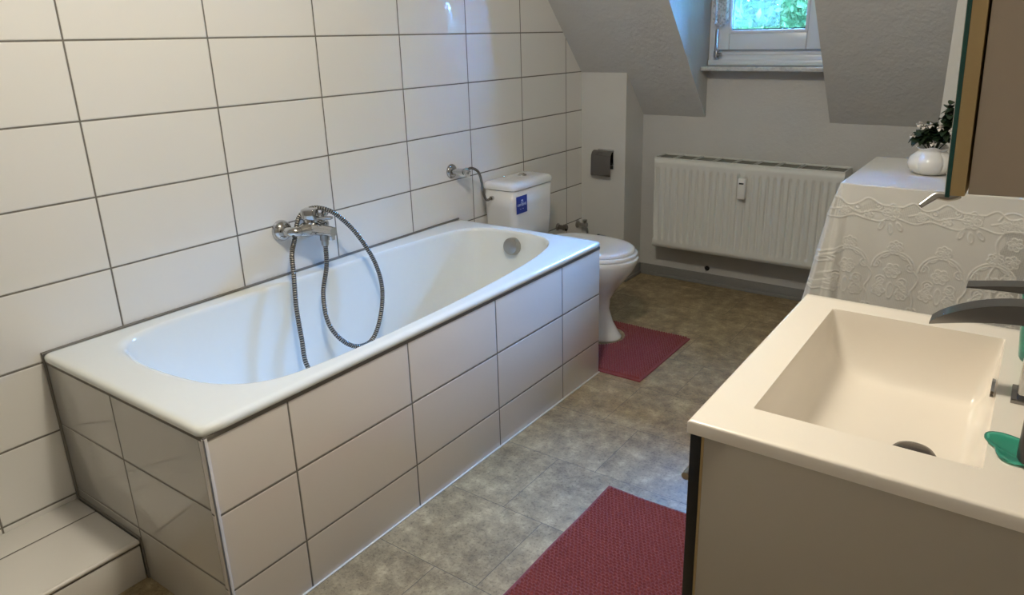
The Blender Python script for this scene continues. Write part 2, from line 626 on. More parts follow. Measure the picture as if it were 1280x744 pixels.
struct(box('ceiling', XL, XR, YB, yt + 0.2, ZC, ZC + 0.1, M_PLASTER_BACK), 'flat ceiling', 'ceiling')
# sloping roof lining, split round the dormer opening
bm = bmesh.new()
th = 0.07
def slope_piece(x0, x1, ya, yb):
    add_prism(bm, [(ya, zs(ya)), (yb, zs(yb)), (yb, zs(yb) + th * 1.5), (ya, zs(ya) + th * 1.5)], 0, x0, x1)
slope_piece(XL, DX0 - 0.06, yt - 0.05, YF + 0.02)
slope_piece(DX1 + 0.06, XR, yt - 0.05, YF + 0.02)
slope_piece(DX0 - 0.06, DX1 + 0.06, yt - 0.05, ys(DZ + 0.05))
struct(bm_obj('ceiling_slope', bm, M_PLASTER, smooth=0.3), 'sloping attic ceiling in rough grey-white plaster', 'ceiling')
# dormer cheeks and ceiling
for nm, xa, xb, lb in (('wall_dormer_left', DX0 - 0.06, DX0, 'left'), ('wall_dormer_right', DX1, DX1 + 0.06, 'right')):
    o = prism(nm, [(YF + 0.1, ZK - 0.05), (YF + 0.1, DZ + 0.05), (ys(DZ + 0.05) , DZ + 0.05), (YF, ZK + 0.0)], 0, xa, xb, M_PLASTER)
    struct(o, 'white %s cheek of the dormer recess' % lb, 'wall')
struct(box('ceiling_dormer', DX0, DX1, ys(DZ) - 0.02, YF + 0.12, DZ, DZ + 0.08, M_PLASTER_FINE), 'ceiling of the dormer recess', 'ceiling')
# boxed pillars under the slope
CH = prism('wall_pillar_left', [(2.59, 0), (YF, 0), (YF, zs(YF) + 0.02), (2.59, zs(2.59) + 0.05)], 0, XL, 0.275, M_PLASTER_FINE)
struct(CH, 'white boxed pillar behind the toilet', 'pillar')
PR = prism('wall_pillar_right', [(2.26, 0), (YF, 0), (YF, zs(YF) + 0.02), (2.26, zs(2.26) + 0.04)], 0, 1.779, XR, M_PLASTER_FINE)
PR.rotation_euler = (0, 0, 0)
struct(PR, 'white wall strip between the slope and the mirror cabinet', 'pillar')
# baseboards
def baseboard(name, pts, label):
    bm = bmesh.new()
    for (xa, ya), (xb, yb) in zip(pts, pts[1:]):
        d = Vector((xb - xa, yb - ya, 0)); L = d.length; a = math.atan2(d.y, d.x)
        b2 = bmesh.new()
        add_box(b2, 0, L, -0.012, 0.0, 0, 0.062, 0.002)
        add_box(b2, 0, L, -0.020, 0.0, 0.0, 0.018, 0.002)
        b2.transform(Matrix.Translation((xa, ya, 0)) @ Matrix.Rotation(a, 4, 'Z'))
        merge(bm, b2)
    return struct(bm_obj(name, bm, M_BASE), label, 'baseboard')
baseboard('baseboard_far', [(0.275, 2.80), (1.779, 2.80)], 'grey baseboard under the radiator')
bb = baseboard('baseboard_left', [(0.275 + 0.0, 2.59), (0.275, 2.80)], 'dark grey baseboard along the pillar side')

# ------------------------------------------------------------------ window
W = empty('window_1', (0, 0, 0)); struct(W, 'white dormer window with lace curtain, looking out on greenery', 'window')
bm = bmesh.new()
FY0, FY1 = 2.790, 2.86
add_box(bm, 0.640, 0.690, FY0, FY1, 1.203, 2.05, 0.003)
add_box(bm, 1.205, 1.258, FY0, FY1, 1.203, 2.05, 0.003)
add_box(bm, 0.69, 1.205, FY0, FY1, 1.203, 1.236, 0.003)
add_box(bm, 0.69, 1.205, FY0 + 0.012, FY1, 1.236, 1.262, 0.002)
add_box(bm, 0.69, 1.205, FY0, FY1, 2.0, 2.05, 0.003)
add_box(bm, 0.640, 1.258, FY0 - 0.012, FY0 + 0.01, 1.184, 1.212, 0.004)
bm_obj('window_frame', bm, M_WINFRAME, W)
bm = bmesh.new()
SY0, SY1 = 2.768, 2.815
sx0, sx1, sz0, sz1 = 0.694, 1.195, 1.262, 1.99
gx0, gx1, gz0, gz1 = 0.758, 1.118, 1.352, 1.92
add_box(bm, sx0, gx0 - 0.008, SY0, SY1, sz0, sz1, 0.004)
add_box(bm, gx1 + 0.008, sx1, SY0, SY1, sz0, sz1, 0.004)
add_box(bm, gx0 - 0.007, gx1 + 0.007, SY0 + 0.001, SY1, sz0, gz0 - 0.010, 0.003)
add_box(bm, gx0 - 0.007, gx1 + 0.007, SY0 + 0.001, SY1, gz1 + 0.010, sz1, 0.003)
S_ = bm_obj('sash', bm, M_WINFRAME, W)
bm = bmesh.new()
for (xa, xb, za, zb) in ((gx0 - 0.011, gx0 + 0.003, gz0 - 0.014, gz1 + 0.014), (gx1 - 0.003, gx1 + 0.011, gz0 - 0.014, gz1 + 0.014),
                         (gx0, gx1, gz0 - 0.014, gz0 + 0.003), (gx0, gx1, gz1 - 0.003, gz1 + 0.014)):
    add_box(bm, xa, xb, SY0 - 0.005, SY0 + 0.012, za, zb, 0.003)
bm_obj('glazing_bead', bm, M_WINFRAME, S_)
bm = bmesh.new()
for (xa, xb, za, zb) in ((gx0, gx0 + 0.006, gz0, gz1), (gx1 - 0.006, gx1, gz0, gz1), (gx0, gx1, gz0, gz0 + 0.008), (gx0, gx1, gz1 - 0.008, gz1)):
    add_box(bm, xa, xb, SY0 + 0.012, SY0 + 0.02, za, zb)
bm_obj('gasket', bm, M_BLACKPL, S_)
box('pane', gx0, gx1, SY0 + 0.024, SY0 + 0.028, gz0 + 0.001, gz1 - 0.001, M_PANE, S_)
bm = bmesh.new()
add_box(bm, 0.676, 0.694, SY0 - 0.012, SY0 + 0.012, 1.222, 1.256, 0.003)
add_lathe(bm, [(0, 0), (0.006, 0), (0.006, 0.11), (0, 0.11)], (0.684, SY0 - 0.004, 1.25), (0, 0, 1), 14)
add_lathe(bm, [(0, 0), (0.009, 0), (0.009, 0.02), (0, 0.02)], (0.694, SY0 - 0.006, 1.238), (1, 0, 0), 14)
bm_obj('hinge', bm, M_STEEL, W)
box('window_sill', 0.637, 1.262, 2.690, 2.80, 1.162, 1.183, M_MARBLE, W, 0.003)
# lace curtain hung on the sash
def curtain():
    root = empty('lace_curtain', (0.86, 2.74, 1.95))
    tag(root, 'sheer white lace curtain hanging on the left of the dormer window', 'curtain')
    def sheet(name, x0, x1, z0f, folds, amp, y0):
        nx, nz = 70, 50
        V, Fc = [], []
        for j in range(nz + 1):
            for i in range(nx + 1):
                s = i / nx
                x = x0 + (x1 - x0) * s
                zb = z0f(s)
                z = 1.95 + (zb - 1.95) * j / nz
                y = y0 + amp * math.sin(s * folds * 2 * PI + 0.6 * math.sin(j * 0.13)) * (0.5 + 0.5 * j / nz)
                V.append((x, y, z))
        for j in range(nz):
            for i in range(nx):
                a = j * (nx + 1) + i
                Fc.append((a, a + 1, a + nx + 2, a + nx + 1))
        o = link(name, mesh_from(V, Fc), M_SHEER if x1 - x0 > 0.1 else M_SHEER_DENSE, root, smooth=3.2)
        mod = o.modifiers.new('t', 'SOLIDIFY'); mod.thickness = 0.0006
        return o
    sheet('side_panel', 0.672, 0.752, lambda s: 1.372 + 0.018 * abs(2 * s - 1) ** 2, 3, 0.006, 2.738)
    sheet('main_panel', 0.748, 1.000, lambda s: 1.372 - 0.006 * abs(math.sin(s * 3 * PI)), 6, 0.006, 2.745)
    rod = tube('curtain_rod', [(0.68, 2.741, 1.952), (1.19, 2.741, 1.952)], 0.004, M_STEEL, root, 10)
    tube('rod_bracket', [(0.72, 2.741, 1.952), (0.72, 2.768, 1.952)], 0.004, M_STEEL, root, 8)
    tube('rod_bracket', [(1.17, 2.741, 1.952), (1.17, 2.768, 1.952)], 0.004, M_STEEL, root, 8)
    adopt(root)
curtain()

# ------------------------------------------------------------------ garden outside
struct(box('ground', -24, 24, 3.6, 50, -3.2, -3.1, M_LAWN), 'green lawn below the window', 'ground')
def tree(name, cx, cy, cz, R, n, ls, label):
    root = thing(name, (cx, cy, -3.1), label, 'tree')
    g = np.random.default_rng(int(cx * 100) % 997 + 5)
    d = g.normal(size=(n, 3)); d /= np.linalg.norm(d, axis=1)[:, None]
    rr = R * g.uniform(0.35, 1.0, n) ** 0.5
    C = d * rr[:, None] * np.array([1, 1, 0.85]) + np.array([cx, cy, cz])
    V, Fc = [], []
    for k in range(n):
        a = g.normal(size=3); a /= np.linalg.norm(a)
        b = np.cross(a, g.normal(size=3)); b /= np.linalg.norm(b)
        c = np.cross(a, b)
        s = ls * g.uniform(0.6, 1.3)
        i = len(V)
        V += [C[k] - a * s, C[k] + b * s * 0.45 - a * 0.1 * s + c * 0.1 * s, C[k] + a * s, C[k] - b * s * 0.45 - a * 0.1 * s + c * 0.1 * s]
        Fc.append((i, i + 1, i + 2, i + 3))
    link('foliage', mesh_from(V, Fc), M_FOL, root)
    bm = bmesh.new()
    add_tube(bm, [(cx, cy, -3.1), (cx + 0.05, cy, -1), (cx, cy + 0.05, cz)], [0.22, 0.16, 0.08], 10)
    for k in range(6):
        a = k * 1.05
        add_tube(bm, [(cx, cy, cz - 1.2 + 0.25 * k), (cx + R * 0.55 * math.cos(a), cy + R * 0.55 * math.sin(a), cz - 0.2 + 0.3 * k)], [0.06, 0.02], 6)
    bm_obj('trunk', bm, M_BARK, root)
    adopt(root)
tree('garden_tree', -2.0, 10.4, 3.0, 3.6, 42000, 0.07, 'leafy green tree nearest to the dormer window, seen through its pane')
tree('garden_tree', 5.3, 18.6, 4.4, 4.3, 16000, 0.13, 'leafy tree added out of view to block low sky, far back and right of the window view')  # unseen tree, added tall to hold back low sky light
tree('garden_tree', -4.6, 20.6, 4.4, 5.0, 30000, 0.12, 'largest leafy garden tree, standing behind the one seen through the pane')

tree('garden_tree', 6.4, 8.8, 2.8, 3.5, 12000, 0.13, 'leafy tree added out of view to block reflected sky, close to the house, furthest right of the garden trees')  # outside the view; added to keep bright sky out of the tile reflection

# ------------------------------------------------------------------ bathtub
def bathtub():
    root = thing('bathtub', (0.37, 0.64, 0), 'white built-in bathtub in a white tiled surround along the tiled wall', 'bathtub')
    ctrl = [(0.062, 0.20), (0.068, 0.02), (0.115, -0.085), (0.25, -0.118), (0.42, -0.112), (0.56, -0.08), (0.655, 0.0), (0.690, 0.14),
            (0.698, 0.40), (0.688, 0.75), (0.658, 1.07), (0.612, 1.30), (0.545, 1.415), (0.43, 1.455), (0.29, 1.457), (0.175, 1.425),
            (0.115, 1.32), (0.09, 1.05), (0.07, 0.65), (0.062, 0.40)]
    P = ctrl[-2:] + ctrl + ctrl[:3]
    N = 160
    # closed Catmull-Rom
    def crom(ctrl, n):
        out = []
        m = len(ctrl)
        for k in range(n):
            t = k / n * m; i = int(t); u = t - i
            a, b, c, d = [np.array(ctrl[(i + q) % m], float) for q in (-1, 0, 1, 2)]
            out.append(0.5 * ((2 * b) + (-a + c) * u + (2 * a - 5 * b + 4 * c - d) * u * u + (-a + 3 * b - 3 * c + d) * u ** 3))
        return np.array(out)
    top = crom(ctrl, N)
    cen = np.array([0.375, 0.72])
    ang = np.arctan2(top[:, 1] - cen[1], top[:, 0] - cen[0])
    # bottom outline: egg with the gentle back slope at the near end
    bot = []
    for a in ang:
        c, s = math.cos(a), math.sin(a)
        ry = 0.60 if s > 0 else 0.42
        rx = 0.185
        e = 2.8
        r = (abs(c / rx) ** e + abs(s / ry) ** e) ** (-1 / e)
        bot.append((0.385 + r * c, 0.74 + r * s))
    bot = np.array(bot)
    rings = []
    x0, x1, y0, y1 = 0.004, 0.744, -0.222, 1.502
    def outline(inset, z):
        rc = max(0.022 - inset, 0.004)
        out = []
        for k in range(N):
            c, s = math.cos(ang[k]), math.sin(ang[k])
            X0, X1, Y0, Y1 = x0 + inset, x1 - inset, y0 + inset, y1 - inset
            t = []
            if c > 1e-9: t.append((X1 - cen[0]) / c)
            if c < -1e-9: t.append((X0 - cen[0]) / c)
            if s > 1e-9: t.append((Y1 - cen[1]) / s)
            if s < -1e-9: t.append((Y0 - cen[1]) / s)
            r = min(t)
            px, py = cen[0] + r * c, cen[1] + r * s
            # round the corners
            qx = min(max(px, X0 + rc), X1 - rc); qy = min(max(py, Y0 + rc), Y1 - rc)
            dx, dy = px - qx, py - qy
            if abs(dx) > 1e-9 and abs(dy) > 1e-9:
                h = math.hypot(dx, dy)
                px, py = qx + dx / h * rc, qy + dy / h * rc
            out.append((px, py, z))
        return out
    # make sure rays hit the corners
    for cxn, cyn in ((x0, y0), (x1, y0), (x1, y1), (x0, y1)):
        for dlt in (-0.02, 0.0, 0.02):
            a = math.atan2(cyn - cen[1], cxn - cen[0]) + dlt
            k = int(np.argmin(np.abs(np.angle(np.exp(1j * (ang - a))))))
            ang[k] = a
    rings.append(outline(0.010, 0.5495))
    rings.append(outline(0.002, 0.5505))
    rings.append(outline(0.0, 0.553))
    rings.append(outline(0.0, 0.562))
    rings.append(outline(0.003, 0.567))
    rings.append(outline(0.009, 0.570))
    rings.append(outline(0.02, 0.5705))
    out2 = np.array(outline(0.02, 0.57))[:, :2]
    for f in (0.35, 0.7, 0.92):
        q = out2 * (1 - f) + top * f
        rings.append([(p[0], p[1], 0.5705 - 0.0012 * f) for p in q])
    # wall profile
    D = 0.42
    for t in np.concatenate([np.linspace(0.0, 0.12, 9), np.linspace(0.15, 0.85, 16), np.linspace(0.88, 1.0, 8)]):
        # parametric: horizontal fraction s, depth g
        th_ = t
        if th_ < 0.12:
            a = th_ / 0.12 * (PI / 2) * 0.92
            s = 0.065 * math.sin(a)
            g = 0.05 * (1 - math.cos(a))
        elif th_ > 0.85:
            a = (th_ - 0.85) / 0.15
            s = 0.50 + 0.50 * a
            g = 0.90 + 0.10 * math.sin(a * PI / 2)
        else:
            a = (th_ - 0.12) / 0.73
            s = 0.065 + 0.435 * a ** 1.15
            g = 0.045 + 0.855 * a
        q = top * (1 - s) + bot * s
        rings.append([(p[0], p[1], 0.569 - D * g) for p in q])
    # floor of the tub to the centre
    for f in (0.25, 0.5, 0.75, 0.93):
        q = bot * (1 - f) + np.array([0.385, 0.9]) * f
        rings.append([(p[0], p[1], 0.569 - D - 0.008 * f) for p in q])
    loft('basin', rings, M_ENAMEL, root, cap0=False, cap1=True, smooth=3.2)
    # overflow cap and drain
    d = Vector((0, -1, 0.22))
    lathe('overflow_cap', [(0, 0.022), (0.026, 0.021), (0.034, 0.017), (0.037, 0.008), (0.037, -0.012), (0, -0.012)], (0.350, 1.436, 0.508), d, M_STEEL, root, 36)
    lathe('drain', [(0, 0.006), (0.03, 0.005), (0.036, 0.001), (0.036, -0.004), (0, -0.004)], (0.385, 1.12, 0.146), (0, 0, 1), M_CHROME, root, 30)
    # tiled surround
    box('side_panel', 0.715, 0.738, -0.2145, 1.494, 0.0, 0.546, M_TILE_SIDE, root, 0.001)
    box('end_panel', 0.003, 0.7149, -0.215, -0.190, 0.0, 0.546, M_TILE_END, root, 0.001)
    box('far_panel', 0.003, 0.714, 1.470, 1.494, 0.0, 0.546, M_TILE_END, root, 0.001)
    # plastic edge trim at the corner
    bm = bmesh.new()
    add_box(bm, 0.7320, 0.7405, -0.2175, -0.2135, 0.0, 0.546, 0.001)
    add_box(bm, 0.7370, 0.7405, -0.2175, -0.2075, 0.0, 0.546, 0.001)
    bm_obj('corner_trim', bm, M_TRIM, root)
    bm = bmesh.new()
    add_box(bm, 0.004, 0.7395, -0.2165, -0.2065, 0.5385, 0.5495, 0.001)
    add_box(bm, 0.7295, 0.7395, -0.2085, 1.4955, 0.5385, 0.5495, 0.001)
    add_box(bm, 0.004, 0.7315, 1.4855, 1.4955, 0.5385, 0.5495, 0.001)
    bm_obj('rim_seal', bm, M_SEAL, root)
    bm = bmesh.new()
    add_tube(bm, [(0.0048, -0.2165, 0.122), (0.0048, -0.2165, 0.56), (0.0048, -0.220, 0.569), (0.0048, 0.0, 0.571), (0.0048, 1.502, 0.571)], 0.0046, 8)
    add_tube(bm, [(0.0048, -0.2155, 0.122), (0.338, -0.2155, 0.122), (0.339, -0.2155, 0.11), (0.339, -0.2155, 0.0)], 0.0040, 8)
    bm_obj('wall_seal', bm, M_SEAL, root)
    bm = bmesh.new()
    add_box(bm, 0.737, 0.744, -0.216, 1.497, 0.0, 0.0035, 0.001)
    bm_obj('floor_seal', bm, M_SEALW, root)
    adopt(root)
bathtub()

def ledge():
    root = thing('tiled_ledge', (0.17, -1.0, 0), 'low white tiled ledge along the wall at the near end of the bathtub', 'ledge')
    box('top_tiles', 0.001, 0.332, -1.88, -0.2205, 0.100, 0.118, M_TILE_LEDGE, root, 0.001)
    box('front_tiles', 0.322, 0.335, -1.88, -0.2205, 0.0, 0.100, M_TILE_LEDGEF, root, 0.001)
    tube('edge_trim', [(0.331, -1.88, 0.1125), (0.331, -0.2205, 0.1125)], 0.0065, M_TRIM, root, 12)
    adopt(root)
ledge()

# ------------------------------------------------------------------ bath mixer with hose
def mixer():
    root = thing('bath_mixer_tap', (0, 0.645, 0.70), 'chrome bath mixer tap on the tiled wall with a looped metal shower hose', 'tap')
    dome = [(0.037, 0.0), (0.0375, 0.004), (0.035, 0.014), (0.028, 0.023), (0.018, 0.028), (0.0, 0.029)]
    for y in (0.571, 0.721):
        lathe('wall_rosette', dome, (0.0, y, 0.728), (1, 0, 0), M_CHROME, root, 36, 3.2)
    bm = bmesh.new()
    for y, s in ((0.571, 1), (0.721, -1)):
        add_tube(bm, spline([(0.02, y, 0.728), (0.045, y, 0.728), (0.062, y + 0.014 * s, 0.728), (0.066, y + 0.035 * s, 0.728)], 16), 0.0165, 18)
    add_tube(bm, [(0.066, 0.596, 0.728), (0.066, 0.61, 0.728), (0.066, 0.625, 0.728), (0.066, 0.665, 0.728), (0.066, 0.682, 0.728), (0.066, 0.696, 0.728)],
             [0.0175, 0.021, 0.028, 0.028, 0.021, 0.0175], 22)
    add_tube(bm, spline([(0.07, 0.646, 0.728), (0.10, 0.65, 0.727), (0.13, 0.655, 0.726), (0.166, 0.66, 0.724)], 16),
             [0.025 - 0.008 * i / 16 for i in range(17)], 20)
    bm_obj('mixer_body', bm, M_CHROME, root, smooth=0.9)
    lathe('aerator', [(0, 0), (0.011, 0), (0.012, 0.004), (0.012, 0.018), (0, 0.018)], (0.154, 0.659, 0.696), (0, 0, 1), M_CHROME, root, 20)
    lathe('cartridge_housing', [(0.024, 0), (0.024, 0.02), (0.021, 0.028), (0.0, 0.03)], (0.066, 0.646, 0.742), (0.15, 0, 1), M_CHROME, root, 28)
    bm = bmesh.new()
    b2 = bmesh.new()
    add_box(b2, -0.024, 0.024, -0.024, 0.024, -0.012, 0.026, 0.006, 3)
    add_box(b2, 0.015, 0.080, -0.011, 0.011, -0.012, -0.002, 0.004, 2)
    b2.transform(Matrix.Translation((0.068, 0.646, 0.772)) @ Matrix.Rotation(0.5, 4, 'Z'))
    merge(bm, b2)
    bm_obj('lever_handle', bm, M_CHROME, root)
    lathe('hose_outlet', [(0, 0), (0.011, 0), (0.013, 0.006), (0.013, 0.018), (0.016, 0.020), (0.016, 0.040), (0, 0.040)], (0.125, 0.653, 0.672), (0, 0, 1), M_STEEL, root, 20)
    lathe('hose_holder', [(0, 0), (0.010, 0), (0.010, 0.02), (0.014, 0.022), (0.014, 0.045), (0.011, 0.048), (0, 0.048)], (0.060, 0.700, 0.745), (0.2, 0.5, 1), M_CHROME, root, 20)
    ribbed_hose('shower_hose', [(0.125, 0.653, 0.676), (0.128, 0.645, 0.60), (0.135, 0.612, 0.51), (0.17, 0.590, 0.42), (0.20, 0.610, 0.355), (0.215, 0.665, 0.308),
                                (0.215, 0.74, 0.305), (0.20, 0.805, 0.370), (0.18, 0.845, 0.47), (0.15, 0.845, 0.57), (0.12, 0.800, 0.68), (0.095, 0.745, 0.755),
                                (0.075, 0.700, 0.788), (0.045, 0.665, 0.790), (0.034, 0.625, 0.765), (0.045, 0.590, 0.700), (0.08, 0.545, 0.66), (0.11, 0.520, 0.60),
                                (0.14, 0.492, 0.50), (0.17, 0.475, 0.40), (0.20, 0.465, 0.30), (0.25, 0.52, 0.20), (0.30, 0.58, 0.168), (0.33, 0.66, 0.166)], 0.0085, M_HOSE, root, 0.0078, 12)
    # handset lying in the tub
    bm = bmesh.new()
    add_tube(bm, spline([(0.33, 0.66, 0.166), (0.34, 0.72, 0.168), (0.35, 0.80, 0.172)], 10), [0.010 + 0.004 * i / 10 for i in range(11)], 14)
    add_lathe(bm, [(0, 0), (0.034, 0), (0.038, 0.006), (0.034, 0.018), (0, 0.022)], (0.355, 0.835, 0.158), (0, 0, 1), 28)
    bm_obj('shower_handset', bm, M_CHROME, root)
    adopt(root)
mixer()

# ------------------------------------------------------------------ toilet
def egg(xb, xf, w, yc, z, n=64, e=2.15):
    """closed egg outline, back at xb, front at xf"""
    xc = xb + (xf - xb) * 0.46
    out = []
    for k in range(n):
        a = 2 * PI * k / n
        c, s = math.cos(a), math.sin(a)
        rx = (xf - xc) if c > 0 else (xc - xb)
        ee = e if c > 0 else 3.0
        r = (abs(c) ** ee + abs(s) ** ee) ** (-1 / ee)
        out.append((xc + rx * r * c, yc + w * r * s, z))
    return out

def toilet():
    yc = 1.838
    root = thing('toilet', (0.38, yc, 0), 'white close-coupled toilet with closed lid beyond the bathtub', 'toilet')
    dxf = 0.0
    prof = [(0.0, 0.175, 0.655, 0.112), (0.012, 0.175, 0.655, 0.112), (0.03, 0.18, 0.640, 0.104), (0.08, 0.185, 0.610, 0.092), (0.14, 0.185, 0.592, 0.088),
            (0.19, 0.185, 0.598, 0.096), (0.24, 0.18, 0.627, 0.120), (0.29, 0.17, 0.668, 0.148), (0.335, 0.16, 0.702, 0.168), (0.375, 0.155, 0.722, 0.180),
            (0.393, 0.155, 0.726, 0.183), (0.400, 0.158, 0.722, 0.180)]
    loft('bowl', [egg(xb, xf, w, yc, z) for z, xb, xf, w in prof], M_CERAMIC, root, smooth=3.2)
    # rear block carrying the tank
    rings = []
    for z, ins in ((0.30, 0.035), (0.33, 0.012), (0.38, 0.0), (0.395, 0.002), (0.40, 0.006)):
        rings.append(rrect(0.03 + ins, 0.27 - ins * 0.3, yc - 0.155 + ins, yc + 0.155 - ins, 0.045, z))
    loft('tank_shelf', rings, M_CERAMIC, root, smooth=3.2)
    # seat and lid
    rs = [(0.401, 0.006), (0.404, 0.0), (0.414, 0.0), (0.418, 0.005)]
    loft('seat', [egg(0.235 + i, 0.717 - i, 0.180 - i, yc, z, e=2.2) for z, i in rs], M_SEAT, root, smooth=0.9)
    rs = [(0.419, 0.010), (0.421, 0.006), (0.430, 0.006), (0.436, 0.011), (0.4385, 0.022), (0.4385, 0.05), (0.436, 0.09)]
    L = loft('lid', [egg(0.245 + i, 0.710 - i, 0.177 - i, yc, z, e=2.2) for z, i in rs], M_SEAT, root, smooth=0.9)
    for s in (-1, 1):
        lathe('seat_hinge', [(0, 0), (0.012, 0), (0.012, 0.028), (0.008, 0.034), (0, 0.035)], (0.232, yc + 0.075 * s, 0.400), (0, 0, 1), M_SEAT, root, 18)
    # tank
    prof = [(0.401, 0.020, 0.030), (0.42, 0.008, 0.012), (0.50, 0.004, 0.006), (0.60, 0.001, 0.002), (0.676, 0.0, 0.0)]
    tk = loft('tank', [rrect(0.012, 0.192 - a, 1.672 + b, 2.004 - b, 0.035, z) for z, a, b in prof], M_CERAMIC, root, smooth=3.2)
    prof = [(0.678, 0.002, 0.036), (0.681, -0.004, 0.038), (0.698, -0.004, 0.038), (0.706, 0.001, 0.036), (0.7115, 0.010, 0.034), (0.7145, 0.028, 0.03), (0.716, 0.055, 0.02)]
    loft('tank_lid', [rrect(0.010 + a, 0.193 - a, 1.671 + a, 2.005 - a, max(0.012, r - a * 0.3), z) for z, a, r in prof], M_CERAMIC, root, smooth=0.9)
    lathe('flush_button', [(0, 0.007), (0.014, 0.0065), (0.0165, 0.004), (0.020, 0.003), (0.021, -0.001), (0, -0.001)], (0.098, yc + 0.035, 0.717), (0, 0, 1), M_CHROME, root, 28)
    # blue sticker on the tank front
    st = box('sticker', 0.1925, 0.1932, 1.690, 1.775, 0.571, 0.652, M_BLUE, root, 0.0)
    def text(body, size, y, z, name):
        cu = bpy.data.curves.new('t', 'FONT'); cu.body = body; cu.size = size; cu.align_x = 'CENTER'
        cu.extrude = 0.0002
        to = bpy.data.objects.new('t', cu); COL.objects.link(to)
        bpy.context.view_layer.update()
        me = bpy.data.meshes.new_from_object(to)
        bpy.data.objects.remove(to)
        me.transform(Matrix.Translation((0.1935, y, z)) @ Matrix.Rotation(PI / 2, 4, 'Z') @ Matrix.Rotation(PI / 2, 4, 'X'))
        link(name, me, M_WHITEINK, st)
    text('cersanit', 0.022, 1.7325, 0.606, 'print')
    bm = bmesh.new()
    for k in range(5):
        a = math.radians(50 + 20 * k)
        add_box(bm, 0.1933, 0.1936, 1.735 - math.cos(a) * 0.009 - 0.0012, 1.735 - math.cos(a) * 0.009 + 0.0012, 0.622 + math.sin(a) * 0.008 - 0.001, 0.622 + math.sin(a) * 0.008 + 0.004)
    add_box(bm, 0.1933, 0.1936, 1.7255, 1.7445, 0.6205, 0.6225)
    bm_obj('emblem', bm, M_WHITEINK, st)
    for yy in (1.722, 1.742):
        box('print', 0.1933, 0.1936, yy - 0.003, yy + 0.003, 0.590, 0.5925, M_WHITEINK, st)
    lathe('inlet_nut', [(0, 0), (0.009, 0), (0.011, 0.003), (0.011, 0.014), (0.008, 0.016), (0, 0.017)], (0.07, 1.6755, 0.640), (0, -1, 0), M_CHROME, root, 6, 0.3)
    adopt(root)
toilet()

def wc_valve():
    root = thing('water_stop_valve', (0, 1.475, 0.79), 'chrome wall stop valve with braided hose feeding the toilet tank', 'valve')
    lathe('wall_rosette', [(0.032, 0), (0.0325, 0.003), (0.029, 0.009), (0.02, 0.013), (0, 0.014)], (0, 1.475, 0.79), (1, 0, 0), M_CHROME, root, 30, 3.2)
    lathe('valve_body', [(0, 0), (0.011, 0), (0.011, 0.02), (0.014, 0.022), (0.014, 0.05), (0.010, 0.052), (0.010, 0.07), (0, 0.072)], (0.012, 1.475, 0.79), (1, 0.25, 0), M_CHROME, root, 20)
    bm = bmesh.new()
    add_lathe(bm, [(0, 0), (0.013, 0), (0.015, 0.004), (0.015, 0.014), (0.012, 0.018), (0, 0.018)], (0.072, 1.490, 0.786), (1, 0.25, -0.25), 8)
    bm_obj('valve_knob', bm, M_CHROME, root)
    tube('hose_nut', [(0.055, 1.492, 0.791), (0.058, 1.515, 0.796)], 0.010, M_CHROME, root, 6, 0.3)
    ribbed_hose('supply_hose', [(0.058, 1.512, 0.796), (0.062, 1.545, 0.797), (0.068, 1.580, 0.775), (0.070, 1.597, 0.73), (0.070, 1.605, 0.68), (0.070, 1.622, 0.645),
                                (0.070, 1.640, 0.637), (0.070, 1.658, 0.640)], 0.0062, M_HOSE, root, 0.0045)
    adopt(root)
wc_valve()

def drain_valve():
    root = thing('corner_stop_valve', (0, 2.545, 0.315), 'small dark metal stop valve low on the wall beside the white pillar', 'valve')
    lathe('wall_rosette', [(0.022, 0), (0.022, 0.004), (0.012, 0.01), (0, 0.011)], (0, 2.545, 0.315), (1, 0, 0), M_STEEL, root, 24)
    lathe('valve_body', [(0, 0), (0.009, 0), (0.009, 0.03), (0.013, 0.032), (0.013, 0.055), (0, 0.057)], (0.008, 2.545, 0.315), (1, 0, 0), M_STEEL, root, 16)
    tube('valve_knob', [(0.05, 2.545, 0.318), (0.05, 2.545, 0.345)], [0.008, 0.014], M_STEEL, root, 10)
    tube('drip_pipe', spline([(0.055, 2.545, 0.310), (0.065, 2.548, 0.27), (0.04, 2.55, 0.18), (0.02, 2.55, 0.06), (0.02, 2.55, 0.0)], 20), 0.006, M_STEEL, root, 8)
    adopt(root)
    root = thing('pipe_coupling', (0, 2.335, 0.343), 'small dark chrome pipe fitting on the tiles behind the toilet tank', 'pipe fitting')
    lathe('wall_rosette', [(0.02, 0), (0.02, 0.004), (0.012, 0.01), (0, 0.011)], (0, 2.335, 0.345), (1, 0, 0), M_STEEL, root, 24)
    lathe('fitting', [(0, 0), (0.013, 0), (0.013, 0.03), (0.018, 0.032), (0.018, 0.05), (0, 0.052)], (0.008, 2.335, 0.345), (1, 0, 0), M_DARKCHROME, root, 8, 0.3)
    adopt(root)
drain_valve()

def brush():
    root = thing('toilet_brush', (0.175, 2.48, 0), 'black toilet brush holder on the floor behind the toilet', 'toilet brush')
    lathe('holder', [(0, 0), (0.040, 0), (0.042, 0.006), (0.043, 0.262), (0.045, 0.266), (0.045, 0.278), (0.03, 0.281), (0.0, 0.281)], (0.175, 2.48, 0), (0, 0, 1), M_BLACKPL, root, 32)
    lathe('brush_handle', [(0, 0), (0.008, 0), (0.008, 0.006), (0.008, 0.012), (0, 0.014)], (0.175, 2.48, 0.279), (0, 0, 1), M_BLACKPL, root, 16)
    adopt(root)
brush()

